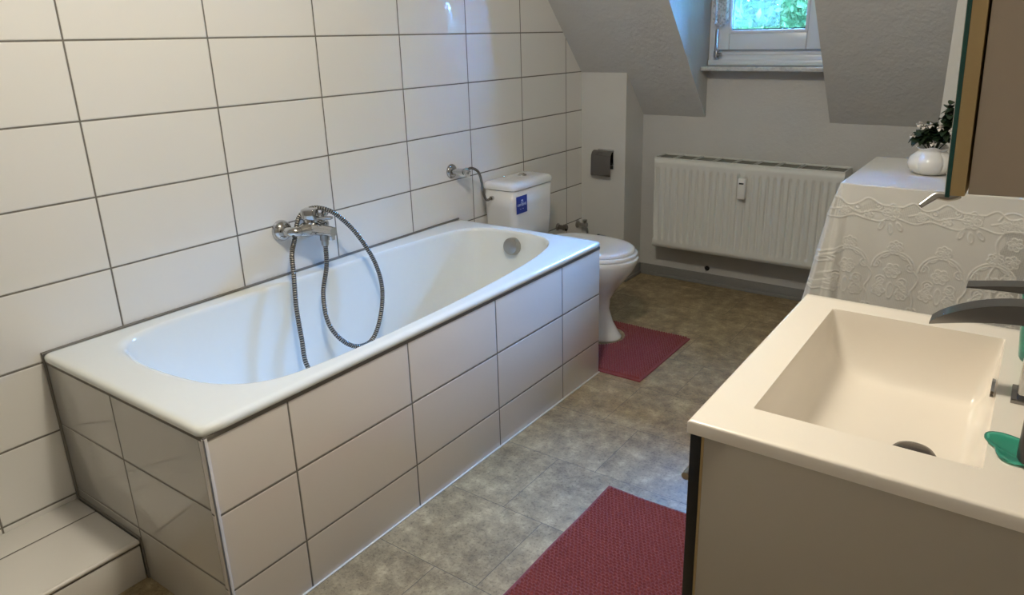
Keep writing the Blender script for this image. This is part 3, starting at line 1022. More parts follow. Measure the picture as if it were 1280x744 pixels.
def paper_holder():
    root = thing('toilet_paper_holder', (0.12, 2.59, 0.66), 'chrome toilet paper holder with hinged cover on the white pillar', 'toilet paper holder')
    bm = bmesh.new()
    add_box(bm, 0.110, 0.206, 2.584, 2.5895, 0.640, 0.748, 0.002)
    bm_obj('wall_plate', bm, M_CHROME, root)
    pts = [(2.586, 0.741), (2.575, 0.742), (2.556, 0.735), (2.546, 0.720), (2.543, 0.700), (2.541, 0.615), (2.544, 0.606),
           (2.5465, 0.606), (2.544, 0.617), (2.546, 0.699), (2.549, 0.718), (2.558, 0.7315), (2.575, 0.7385), (2.586, 0.7375)]
    prism('cover', pts, 0, 0.088, 0.208, M_DARKCHROME, root)
    tube('paper_rod', spline([(0.205, 2.586, 0.668), (0.212, 2.575, 0.668), (0.212, 2.562, 0.668), (0.20, 2.560, 0.668), (0.09, 2.560, 0.668)], 24), 0.003, M_CHROME, root, 10)
    adopt(root)
paper_holder()

# ------------------------------------------------------------------ radiator
def radiator():
    x0, x1, yf, yb, z0, z1 = 0.429, 1.392, 2.633, 2.780, 0.227, 0.716
    root = thing('radiator', ((x0 + x1) / 2, 2.72, z0), 'white ribbed panel radiator on the wall under the dormer window', 'radiator')
    def panel(yc, sgn, name):
        # pressed sheet with vertical flutes
        n = 25
        pitch = (x1 - x0 - 0.05) / n
        nx, V, Fc = n * 12, [], []
        xs = [x0 + (x1 - x0) * i / (nx + 24) for i in range(nx + 25)]
        zsn = [z0, z0 + 0.02, z0 + 0.033, z0 + 0.042, z0 + 0.052, z0 + 0.25, z1 - 0.065, z1 - 0.055, z1 - 0.046, z1 - 0.03, z1]
        amp = [0, 0, 0, 0.35, 1, 1, 1, 0.35, 0, 0, 0]
        for z, a in zip(zsn, amp):
            for x in xs:
                u = (x - x0 - 0.025) / pitch
                if 0 <= u <= n:
                    f = u - math.floor(u)
                    g = 0.5 - 0.5 * math.cos(2 * PI * f)
                    g = min(1, max(0, (g - 0.08) / 0.35))
                else:
                    g = 0
                V.append((x, yc + sgn * 0.0090 * a * (1 - g), z))
        m = len(xs)
        for j in range(len(zsn) - 1):
            for i in range(m - 1):
                Fc.append((j * m + i, j * m + i + 1, (j + 1) * m + i + 1, (j + 1) * m + i))
        o = link(name, mesh_from(V, Fc), M_RAD, root, smooth=0.9)
        md = o.modifiers.new('s', 'SOLIDIFY'); md.thickness = 0.006; md.offset = -1 if sgn > 0 else 1
        return o
    panel(yf, 1, 'front_panel')
    panel(yb, -1, 'rear_panel')
    bm = bmesh.new()
    add_box(bm, x0, x0 + 0.004, yf + 0.002, yb, z0 + 0.01, z1 + 0.004, 0.001)
    bm_obj('side_cover', bm, M_RAD, root); bm = bmesh.new()
    add_box(bm, x1 - 0.004, x1, yf + 0.002, yb, z0 + 0.01, z1 + 0.004, 0.001)
    bm_obj('side_cover', bm, M_RAD, root)
    # top grille: frame and cross bars over a dark inside
    bm = bmesh.new()
    add_box(bm, x0, x1, yf - 0.001, yf + 0.012, z1 - 0.004, z1 + 0.003, 0.002)
    add_box(bm, x0, x1, yb - 0.010, yb, z1 - 0.004, z1 + 0.005, 0.002)
    for k in range(10):
        xx = x0 + (x1 - x0) * k / 9
        for d in (-0.006, 0.006):
            xa = min(max(xx + d, x0 + 0.004), x1 - 0.004)
            add_box(bm, xa - 0.0015, xa + 0.0015, yf + 0.01, yb - 0.008, z1 - 0.001, z1 + 0.004)
    G = bm_obj('top_grille', bm, M_RAD, root)
    bm = bmesh.new()
    add_box(bm, x0 + 0.004, x1 - 0.004, yf + 0.010, yb - 0.008, z0 + 0.02, z1 - 0.004)
    bm_obj('convector_fins', bm, M_GRILLE, root)
    bm = bmesh.new()
    add_box(bm, x0 + 0.15, x0 + 0.18, yb - 0.003, 2.7995, z0 + 0.10, z1 - 0.08, 0.002)
    bm_obj('wall_bracket', bm, M_RAD, root); bm = bmesh.new()
    add_box(bm, x1 - 0.18, x1 - 0.15, yb - 0.003, 2.7995, z0 + 0.10, z1 - 0.08, 0.002)
    bm_obj('wall_bracket', bm, M_RAD, root)
    bm = bmesh.new()
    add_lathe(bm, [(0, 0), (0.010, 0), (0.010, 0.03), (0.018, 0.032), (0.020, 0.075), (0.016, 0.085), (0, 0.086)], (x1, 2.700, z1 - 0.04), (1, 0, 0), 20)
    bm_obj('thermostat_valve', bm, M_BLACKPL, root)
    tube('feed_pipe', [(x1 + 0.02, 2.700, z1 - 0.045), (x1 + 0.02, 2.700, 0.12), (x1 + 0.02, 2.700, 0.0)], 0.008, M_RAD, root, 12)
    adopt(root)
    # heat cost allocator clipped to the front
    r2 = thing('heat_cost_allocator', (0.919, 2.633, 0.54), 'small white heat meter with tiny display on the radiator front', 'heat meter')
    box('housing', 0.899, 0.939, 2.600, 2.6335, 0.545, 0.652, M_PLASTIC, r2, 0.006, 3)
    box('display', 0.907, 0.931, 2.5988, 2.601, 0.622, 0.630, M_DISPLAY, r2, 0.0005)
    box('faceplate', 0.904, 0.934, 2.5985, 2.601, 0.570, 0.645, M_PLASTIC, r2, 0.001).location.y += 0.0008
    adopt(r2)
    r3 = thing('wall_piece', (0.693, 2.80, 0.09), 'tiny dark hook on the wall just above the grey baseboard', 'piece')  # small dark plate with an upturned arm, low on the wall
    bm = bmesh.new()
    add_lathe(bm, [(0, 0), (0.014, 0), (0.014, 0.004), (0.006, 0.006), (0.006, 0.02), (0, 0.021)], (0.693, 2.80, 0.092), (0, -1, 0), 16)
    bm_obj('piece_plate', bm, M_BLACKPL, r3)
    tube('piece_arm', spline([(0.693, 2.782, 0.092), (0.693, 2.772, 0.096), (0.693, 2.768, 0.108)], 8), 0.004, M_BLACKPL, r3, 8)
    adopt(r3)
radiator()

# ------------------------------------------------------------------ chenille bath mats
def mat_mesh(name, x0, x1, y0, y1, label, cut=None, rot=0.0, flop=0.0):
    st = 0.0026
    nx, ny = int((x1 - x0) / st), int((y1 - y0) / st)
    X = np.linspace(x0, x1, nx + 1); Y = np.linspace(y0, y1, ny + 1)
    XX, YY = np.meshgrid(X, Y)
    jx = 0.0010 * np.sin(YY * 190 + 3 * np.sin(XX * 40)); jy = 0.0010 * np.sin(XX * 170 + 2 * np.sin(YY * 33))
    p = 0.0105
    row = np.floor((YY + jy) / (p))
    u = np.abs(np.sin(PI * ((XX + jx) / (p * 1.15) + 0.5 * (row % 2))))
    v = np.abs(np.sin(PI * (YY + jy) / p))
    h = (u * v) ** 0.55
    edge = np.minimum(np.minimum(XX - x0, x1 - XX), np.minimum(YY - y0, y1 - YY))
    if cut:
        cx, cy, rx, ry = cut
        # cut-out open towards the back (-x)
        q = np.sqrt((np.maximum(XX - cx, 0) / rx) ** 2 + ((YY - cy) / ry) ** 2)
        dcut = (q - 1) * min(rx, ry)
        edge = np.minimum(edge, dcut)
    band = np.clip(edge / 0.012, 0, 1)
    body = np.where(edge > 0.012, 1.0, 0.0)
    Z = 0.005 + body * (0.003 + 0.0100 * h) + (1 - body) * 0.002 * np.sqrt(np.clip(band, 0, 1))
    Z = Z + 0.0015 * np.sin(XX * 23) * np.sin(YY * 17)
    if flop:
        Z = Z + flop * np.exp(-((XX - x0 - 0.05) ** 2 + (YY - y1 + 0.12) ** 2) / 0.004)
    m = nx + 1
    ok = edge >= -1e-6
    idx = -np.ones(XX.shape, int)
    V = []
    ys_, xs_ = np.nonzero(ok)
    idx[ys_, xs_] = np.arange(len(ys_))
    V = np.stack([XX[ok], YY[ok], Z[ok]], 1)
    Fc = []
    a = idx[:-1, :-1]; b = idx[:-1, 1:]; c = idx[1:, 1:]; d = idx[1:, :-1]
    good = (a >= 0) & (b >= 0) & (c >= 0) & (d >= 0)
    Fc = np.stack([a[good], b[good], c[good], d[good]], 1)
    me = mesh_from(V, Fc)
    # skirt to the floor
    bm = bmesh.new(); bm.from_mesh(me)
    be = [e for e in bm.edges if e.is_boundary]
    r = bmesh.ops.extrude_edge_only(bm, edges=be)
    for vv in [g for g in r['geom'] if isinstance(g, bmesh.types.BMVert)]:
        vv.co.z = 0.0005
    bmesh.ops.recalc_face_normals(bm, faces=bm.faces[:])
    o = bm_obj(name, bm, M_CHENILLE, smooth=3.2)
    tag(o, label, 'bath mat')
    return o
mat_mesh('bath_mat', 1.168, 1.668, -0.02, 0.802, 'large rose-red chenille bath mat on the floor in front of the washbasin cabinet')
mat_mesh('contour_mat', 0.47, 0.927, 1.500, 2.016, 'small rose-red chenille mat with a cut-out around the toilet foot', cut=(0.548, 1.838, 0.118, 0.122))

# ------------------------------------------------------------------ table with lace cloth
TX0, TX1, TY0, TY1, TZ = 1.600, 2.20, 1.545, 2.135, 0.876
def side_table():
    root = thing('side_table', ((TX0 + TX1) / 2, (TY0 + TY1) / 2, 0), 'plain table standing under the white lace tablecloth', 'table')
    box('tabletop', TX0, TX1, TY0, TY1, TZ - 0.025, TZ, M_WOOD, root, 0.003)
    for x in (TX0 + 0.02, TX1 - 0.06):
        for y in (TY0 + 0.02, TY1 - 0.06):
            box('leg', x, x + 0.04, y, y + 0.04, 0, TZ - 0.025, M_WOOD, root, 0.003)
    bm = bmesh.new()
    add_box(bm, TX0 + 0.025, TX1 - 0.025, TY0 + 0.025, TY0 + 0.043, TZ - 0.10, TZ - 0.025)
    add_box(bm, TX0 + 0.025, TX1 - 0.025, TY1 - 0.043, TY1 - 0.025, TZ - 0.10, TZ - 0.025)
    add_box(bm, TX0 + 0.025, TX0 + 0.043, TY0 + 0.04, TY1 - 0.04, TZ - 0.10, TZ - 0.025)
    add_box(bm, TX1 - 0.043, TX1 - 0.025, TY0 + 0.04, TY1 - 0.04, TZ - 0.10, TZ - 0.025)
    bm_obj('apron', bm, M_WOOD, root)
    adopt(root)
side_table()

def lace_fields(S, D):
    """S: metres along the front hem from its left corner, D: metres below the table edge. returns cord height 0..1 and net mask"""
    cord = np.zeros_like(S); net = np.zeros_like(S)
    def ridge(d, w=0.0018): 
        return np.exp(-(d / w) ** 2)
    def circle(cx, cy, r, w=0.0018, a0=None, a1=None):
        nonlocal cord
        d = np.abs(np.hypot(S - cx, D - cy) - r)
        k = ridge(d, w)
        if a0 is not None:
            an = np.mod(np.arctan2(D - cy, S - cx) - a0, 2 * PI)
            k = k * (an <= (a1 - a0))
        cord = np.maximum(cord, k)
    def petal(cx, cy, ang, L, wd, w=0.0016):
        nonlocal cord
        c, s = math.cos(ang), math.sin(ang)
        u = (S - cx) * c + (D - cy) * s; v = -(S - cx) * s + (D - cy) * c
        q = np.hypot((u - L / 2) / (L / 2), v / (wd / 2))
        d = np.abs(q - 1) * min(L, wd) / 2
        cord = np.maximum(cord, ridge(d, w))
        cord = np.maximum(cord, 0.35 * (q < 1))
        return q < 1
    def flower(cx, cy, r, n=6, ph=0.0):
        for k in range(n):
            petal(cx, cy, ph + 2 * PI * k / n, r, r * 0.75)
        circle(cx, cy, r * 0.22)
    def curve(pts, w=0.0022):
        nonlocal cord
        P = spline([(p[0], p[1], 0) for p in pts], 14 * (len(pts) - 1))
        for a, b in zip(P, P[1:]):
            ax, ay, bx, by = a.x, a.y, b.x, b.y
            x_lo, x_hi = min(ax, bx) - 4 * w, max(ax, bx) + 4 * w
            y_lo, y_hi = min(ay, by) - 4 * w, max(ay, by) + 4 * w
            sel = (S > x_lo) & (S < x_hi) & (D > y_lo) & (D < y_hi)
            if not sel.any(): continue
            px, py = S[sel] - ax, D[sel] - ay
            L2 = (bx - ax) ** 2 + (by - ay) ** 2 + 1e-12
            t = np.clip((px * (bx - ax) + py * (by - ay)) / L2, 0, 1)
            d = np.hypot(px - t * (bx - ax), py - t * (by - ay))
            cord[sel] = np.maximum(cord[sel], ridge(d, w))
    def scroll(cx, cy, r, turns, ph, sgn=1):
        curve([(cx + r * (1 - 0.75 * t / 10) * math.cos(ph + sgn * turns * 2 * PI * t / 10),
                cy + r * (1 - 0.75 * t / 10) * math.sin(ph + sgn * turns * 2 * PI * t / 10)) for t in range(11)], 0.0016)
    # upper garland
    for x0 in np.arange(-0.02, 0.70, 0.22):
        lo = 0.095 + 0.014 * np.sin((S - x0) * 2 * PI / 0.22)
        hi = 0.060 - 0.012 * np.sin((S - x0) * 2 * PI / 0.11)
        sel = (S >= x0) & (S < x0 + 0.22)
        net = np.where(sel & (D > hi) & (D < lo) & (S > 0.01) & (S < 0.42), 0.8, net)
        curve([(x0, 0.060), (x0 + 0.03, 0.045), (x0 + 0.06, 0.065), (x0 + 0.09, 0.058), (x0 + 0.12, 0.040), (x0 + 0.16, 0.058), (x0 + 0.22, 0.060)])
        curve([(x0, 0.098), (x0 + 0.04, 0.108), (x0 + 0.08, 0.096), (x0 + 0.12, 0.105), (x0 + 0.16, 0.110), (x0 + 0.19, 0.092), (x0 + 0.22, 0.098)])
        curve([(x0 + 0.02, 0.085), (x0 + 0.06, 0.075), (x0 + 0.10, 0.088), (x0 + 0.14, 0.078), (x0 + 0.19, 0.083)])
        flower(x0 + 0.19, 0.078, 0.026, 7, 0.3)
        flower(x0 + 0.055, 0.085, 0.015, 6)
        flower(x0 + 0.125, 0.092, 0.014, 5)
        scroll(x0 + 0.09, 0.070, 0.014, 1.3, 1.0)
        scroll(x0 + 0.15, 0.062, 0.012, 1.3, 2.0, -1)
        petal(x0 + 0.17, 0.11, 1.9, 0.026, 0.012); petal(x0 + 0.19, 0.115, 1.4, 0.03, 0.012); petal(x0 + 0.21, 0.11, 1.0, 0.026, 0.012)
    # scallops with flower heads and net inside
    for x0 in np.arange(0.06, 0.75, 0.135):
        cy = 0.262
        for r in (0.062, 0.054):
            circle(x0, cy, r, 0.0024, PI, 2 * PI)
        inside = (np.hypot(S - x0, D - cy) < 0.052) & (D < cy) | ((np.abs(S - x0) < 0.066) & (D >= cy) & (D < 0.40))
        net = np.where(inside, 0.7, net)
        flower(x0, 0.188, 0.021, 7, 0.2)
        for k in (-1, 1):
            petal(x0 + 0.014 * k, 0.205, PI / 2 - 0.9 * k + (PI if False else 0), 0.028, 0.013)
            scroll(x0 + 0.050 * k, 0.248, 0.016, 1.4, 0.5, k)
            scroll(x0 + 0.030 * k, 0.300, 0.018, 1.5, 2.5, -k)
        flower(x0 + 0.0, 0.265, 0.024, 6)
        flower(x0 - 0.034, 0.335, 0.020, 5); flower(x0 + 0.034, 0.340, 0.020, 6)
        petal(x0, 0.305, 1.57, 0.05, 0.018); petal(x0 - 0.02, 0.30, 2.3, 0.04, 0.015); petal(x0 + 0.02, 0.30, 0.85, 0.04, 0.015)
        curve([(x0 + 0.062, 0.262), (x0 + 0.075, 0.285), (x0 + 0.0675, 0.31), (x0 + 0.058, 0.33), (x0 + 0.0675, 0.36), (x0 + 0.0675, 0.42)])
        for d0 in (0.40, 0.46):
            flower(x0, d0 + 0.02, 0.025, 6); flower(x0 + 0.067, d0, 0.018, 6)
    # denser net column at the right-hand side
    wob = 0.008 * np.sin(D * 60)
    sel = (S > 0.472 + wob) & (S < 0.545 + wob) & (D > 0.085)
    net = np.where(sel, 1.0, net)
    curve([(0.455, 0.07), (0.47, 0.05), (0.495, 0.045), (0.52, 0.06), (0.53, 0.09)])
    curve([(0.475, 0.10), (0.46, 0.14), (0.47, 0.19), (0.455, 0.24), (0.467, 0.30), (0.46, 0.36)], 0.003)
    for d0 in np.arange(0.08, 0.5, 0.055):
        flower(0.506, d0, 0.020, 6, d0 * 9)
    net = np.where(cord > 0.35, 0.0, net)
    return cord, net

def lace_cloth():
    DROP = 0.70
    # perimeter samples starting at the front-left corner, going along the front (-y side) to the right, round the back and down the left side
    def lin(a, b, n): return list(np.linspace(a, b, n, endpoint=False))
    W_, L_ = TX1 - TX0, TY1 - TY0
    per = []          # (x, y, nx, ny, s)
    rc = 0.012
    def corner(cx, cy, a0, n):
        for k in range(n):
            a = math.radians(a0 + 90 * k / n)
            per.append((cx + rc * math.cos(a), cy + rc * math.sin(a), math.cos(a), math.sin(a)))
    e = 0.0035
    x0, x1, y0, y1 = TX0 - e, TX1 + e, TY0 - e, TY1 + e
    corner(x0 + rc, y0 + rc, 180, 16)
    nf = int((W_ - 2 * rc) / 0.0021)
    for t in lin(0, 1, nf): per.append((x0 + rc + (x1 - x0 - 2 * rc) * t, y0, 0, -1))
    corner(x1 - rc, y0 + rc, 270, 8)
    for t in lin(0, 1, 30): per.append((x1, y0 + rc + (y1 - y0 - 2 * rc) * t, 1, 0))
    corner(x1 - rc, y1 - rc, 0, 8)
    for t in lin(0, 1, 30): per.append((x1 - rc - (x1 - x0 - 2 * rc) * t, y1, 0, 1))
    corner(x0 + rc, y1 - rc, 90, 8)
    nl = 235
    for t in lin(0, 1, nl): per.append((x0, y1 - rc - (y1 - y0 - 2 * rc) * t, -1, 0))
    A = np.array(per)
    n = len(A)
    seg = np.hypot(np.diff(np.r_[A[:, 0], A[0, 0]]), np.diff(np.r_[A[:, 1], A[0, 1]]))
    s = np.r_[0, np.cumsum(seg)[:-1]]
    ztop = TZ + 0.003
    # top rings inward
    rows = []
    cen = np.array([(x0 + x1) / 2, (y0 + y1) / 2])
    for f in (0.0, 0.5, 0.8, 0.93):
        q = cen * (1 - f) + A[:, :2] * f
        rows.append(np.c_[q, np.full(n, ztop)])
    ntop = len(rows)
    q = A[:, :2] - A[:, 2:4] * 0.006
    rows.append(np.c_[q, np.full(n, ztop)])
    q = A[:, :2] - A[:, 2:4] * 0.002
    rows.append(np.c_[q, np.full(n, ztop - 0.001)])
    drops = np.r_[np.arange(0.003, 0.46, 0.0022), np.arange(0.46, DROP, 0.02), DROP]
    # outward swing: bigger at the front-left corner and on the left side
    on_front = (A[:, 3] < -0.5)
    on_left = (A[:, 2] < -0.5)
    ld = (A[:, 1] - y0) / (y1 - y0)           # 0 at front, 1 at back (left side)
    wl = np.zeros(n)
    dcorner = np.hypot(A[:, 0] - x0, A[:, 1] - y0)
    for d in drops:
        fall = d / 0.45
        out = np.full(n, 0.012 * min(1, d / 0.1))
        c_in = np.exp(-(dcorner / 0.035) ** 2)
        out = out + on_left * (0.020 * fall + 0.018 * fall * np.sin(s * 52 + 0.7) + 0.012 * fall * np.sin(s * 23))
        out = out + c_in * 0.045 * fall
        out = out + (A[:, 2] > 0.5) * 0.0
        # soft folds in the front
        fr = np.where(on_front, (A[:, 0] - x0), 0)
        out = out + on_front * (0.006 * fall * np.sin(fr * 38 + 0.6) + 0.004 * fall * np.sin(fr * 17) + 0.012 * fall * np.exp(-((fr - 0.07) / 0.03) ** 2) - 0.010 * fall * np.exp(-((fr - 0.035) / 0.012) ** 2)
                          + 0.020 * fall * np.exp(-((fr - 0.60) / 0.03) ** 2) - 0.014 * fall * np.exp(-((fr - 0.565) / 0.010) ** 2))
        out = np.where((A[:, 2] > 0.5), np.minimum(out, 0.01), out)
        out = np.where((A[:, 3] > 0.5), np.minimum(out, 0.02), out)
        q = A[:, :2] + A[:, 2:4] * out[:, None]
        rows.append(np.c_[q, np.full(n, ztop - d)])
    rows = np.array(rows)
    nr = len(rows)
    # lace relief
    S = np.tile(s, (nr, 1)); Dd = np.zeros((nr, n))
    Dd[ntop + 2:, :] = drops[:, None]
    total = seg.sum()
    S2 = np.where(S > total * 0.78, total - S, S)   # left side reads back from the same corner
    isl = (S > total * 0.78)
    cord, net = lace_fields(np.where(isl, S2 + 0.03, S), Dd)
    cord[:ntop + 1] = 0; net[:ntop + 1] = 0
    msk = (A[:, 3] < 0.5) & (A[:, 2] < 0.5)
    cord *= msk; net *= msk
    rows = rows + np.concatenate([np.repeat(A[None, :, 2:4], nr, 0), np.zeros((nr, n, 1))], 2) * (cord * 0.0015)[:, :, None]
    V = rows.reshape(-1, 3)
    i = np.arange(n); j = (i + 1) % n
    Fc = np.concatenate([np.stack([k * n + i, (k + 1) * n + i, (k + 1) * n + j, k * n + j], 1) for k in range(nr - 1)])
    me = bpy.data.meshes.new('tablecloth')
    me.from_pydata(V.tolist(), [], Fc.tolist())
    me.update()
    for nm, dat in (('cord', cord), ('net', net)):
        at = me.attributes.new(nm, 'FLOAT', 'POINT')
        at.data.foreach_set('value', dat.reshape(-1).astype(np.float32))
    uv = me.uv_layers.new(name='UVMap')
    li = np.empty(len(me.loops), int); me.loops.foreach_get('vertex_index', li)
    U = S.reshape(-1)[li]; Vv = Dd.reshape(-1)[li]
    uv.data.foreach_set('uv', np.stack([U, Vv], 1).reshape(-1).astype(np.float32))
    bm = bmesh.new(); bm.from_mesh(me)
    bmesh.ops.remove_doubles(bm, verts=[v for v in bm.verts if abs(v.co.x - cen[0]) < 1e-6 and abs(v.co.y - cen[1]) < 1e-6], dist=1e-5)
    bmesh.ops.recalc_face_normals(bm, faces=bm.faces[:])
    bm.to_mesh(me); bm.free()
    o = link('tablecloth', me, M_LACE, smooth=3.2)
    tag(o, 'white lace tablecloth with embroidered flowers hanging over the table by the radiator', 'tablecloth')
lace_cloth()

def plant():
    cx, cy, z0 = 1.815, 1.83, 0.880
    root = thing('potted_plant', (cx, cy, z0), 'small white-flowering plant in a round white lobed pot on the lace cloth', 'potted plant')
    n = 120
    prof = [(0.0, 0.0, 0.0), (0.036, 0.0, 0), (0.048, 0.003, 0.5), (0.066, 0.018, 1), (0.072, 0.038, 1), (0.066, 0.058, 1), (0.050, 0.072, 0.8), (0.042, 0.078, 0.3),
            (0.046, 0.084, 0.6), (0.057, 0.090, 1.4), (0.0575, 0.0915, 1.4), (0.044, 0.083, 0.6), (0.038, 0.078, 0.2), (0.034, 0.074, 0)]
    rings = []
    for r, z, k in prof:
        ring = []
        for i in range(n):
            a = 2 * PI * i / n
            lob = 1 - 0.13 * k * (1 - abs(math.cos(a * 2.5 + 0.5)) ** 0.6)
            ring.append((cx + r * lob * math.cos(a), cy + r * lob * math.sin(a), z0 + z + (0.004 * math.cos(5 * a + 1) if k > 1 else 0)))
        rings.append(ring)
    loft('pot', rings[1:], M_CERAMIC, root, smooth=3.2, cap0=True, cap1=False)
    lathe('soil', [(0, 0.004), (0.036, 0.0), (0.036, -0.01), (0, -0.01)], (cx, cy, z0 + 0.076), (0, 0, 1), M_SOIL, root, 24)
    g = random.Random(5)
    bmL = bmesh.new(); bmS = bmesh.new()
    def leaf(bm, p, d, L, w, droop):
        d = d.normalized(); side = d.cross(Vector((0, 0, 1)))
        if side.length < 1e-3: side = Vector((1, 0, 0))
        side.normalize(); nrm = side.cross(d)
        K = 7; rows_ = []
        for i in range(K + 1):
            t = i / K
            c = p + d * (L * t) + nrm * (L * 0.18 * math.sin(t * PI)) - Vector((0, 0, droop * L * t * t))
            ww = w * (math.sin(PI * min(1, t ** 0.75 * 0.97 + 0.02))) + 0.0006
            rows_.append([bm.verts.new(c - side * ww + nrm * ww * 0.3), bm.verts.new(c), bm.verts.new(c + side * ww + nrm * ww * 0.3)])
        for a, b in zip(rows_, rows_[1:]):
            bm.faces.new((a[0], a[1], b[1], b[0])); bm.faces.new((a[1], a[2], b[2], b[1]))
    stems = []
    tops = [(-0.050, -0.01, 0.115), (-0.030, -0.03, 0.135), (0.0, 0.0, 0.15), (0.03, -0.02, 0.15), (0.045, 0.02, 0.205), (0.028, 0.03, 0.225),
            (0.0, -0.045, 0.12), (0.06, -0.02, 0.14), (-0.02, 0.03, 0.15), (0.04, 0.0, 0.19)]
    for dx, dy, h in tops:
        a = Vector((cx + dx * 0.2, cy + dy * 0.2, z0 + 0.076)); b = Vector((cx + dx, cy + dy, z0 + h))
        pts = spline([a, (a + b) / 2 + Vector((dx * 0.15, dy * 0.15, 0.01)), b], 10)
        add_tube(bmS, pts, 0.0018, 6)
        for q in range(3, 11):
            for _ in range(2):
                an = g.uniform(0, 2 * PI)
                d = Vector((math.cos(an), math.sin(an), g.uniform(0.0, 0.9)))
                leaf(bmL, pts[q], d, g.uniform(0.028, 0.044), g.uniform(0.013, 0.019), g.uniform(0.1, 0.5))
    bm_obj('stems', bmS, M_LEAF, root)
    bm_obj('foliage', bmL, M_LEAF, root, smooth=3.2)
    for (dx, dy, h) in ((-0.062, -0.02, 0.126), (-0.030, -0.045, 0.158), (-0.012, -0.05, 0.165), (0.018, -0.05, 0.158), (0.005, -0.062, 0.108), (0.052, -0.045, 0.150), (0.06, -0.05, 0.128), (-0.045, -0.03, 0.165)):
        bm = bmesh.new()
        fp = Vector((cx + dx, cy + dy, z0 + h))
        ax = (Vector((2.1, -0.9, 1.35)) - fp).normalized() + Vector((g.uniform(-.5, .5), g.uniform(-.2, .2), g.uniform(-.2, .5)))
        ax.normalize()
        a, b = frame_for(ax)
        for k in range(5):
            an = 2 * PI * k / 5
            d = a * math.cos(an) + b * math.sin(an) + ax * 0.45
            leaf(bm, fp, d, 0.0125, 0.0055, 0.0)
        add_lathe(bm, [(0.002, -0.004), (0.0025, 0.0), (0, 0.003)], fp, ax, 8)
        bm_obj('flower', bm, M_PETAL, root, smooth=3.2)
    adopt(root)
plant()

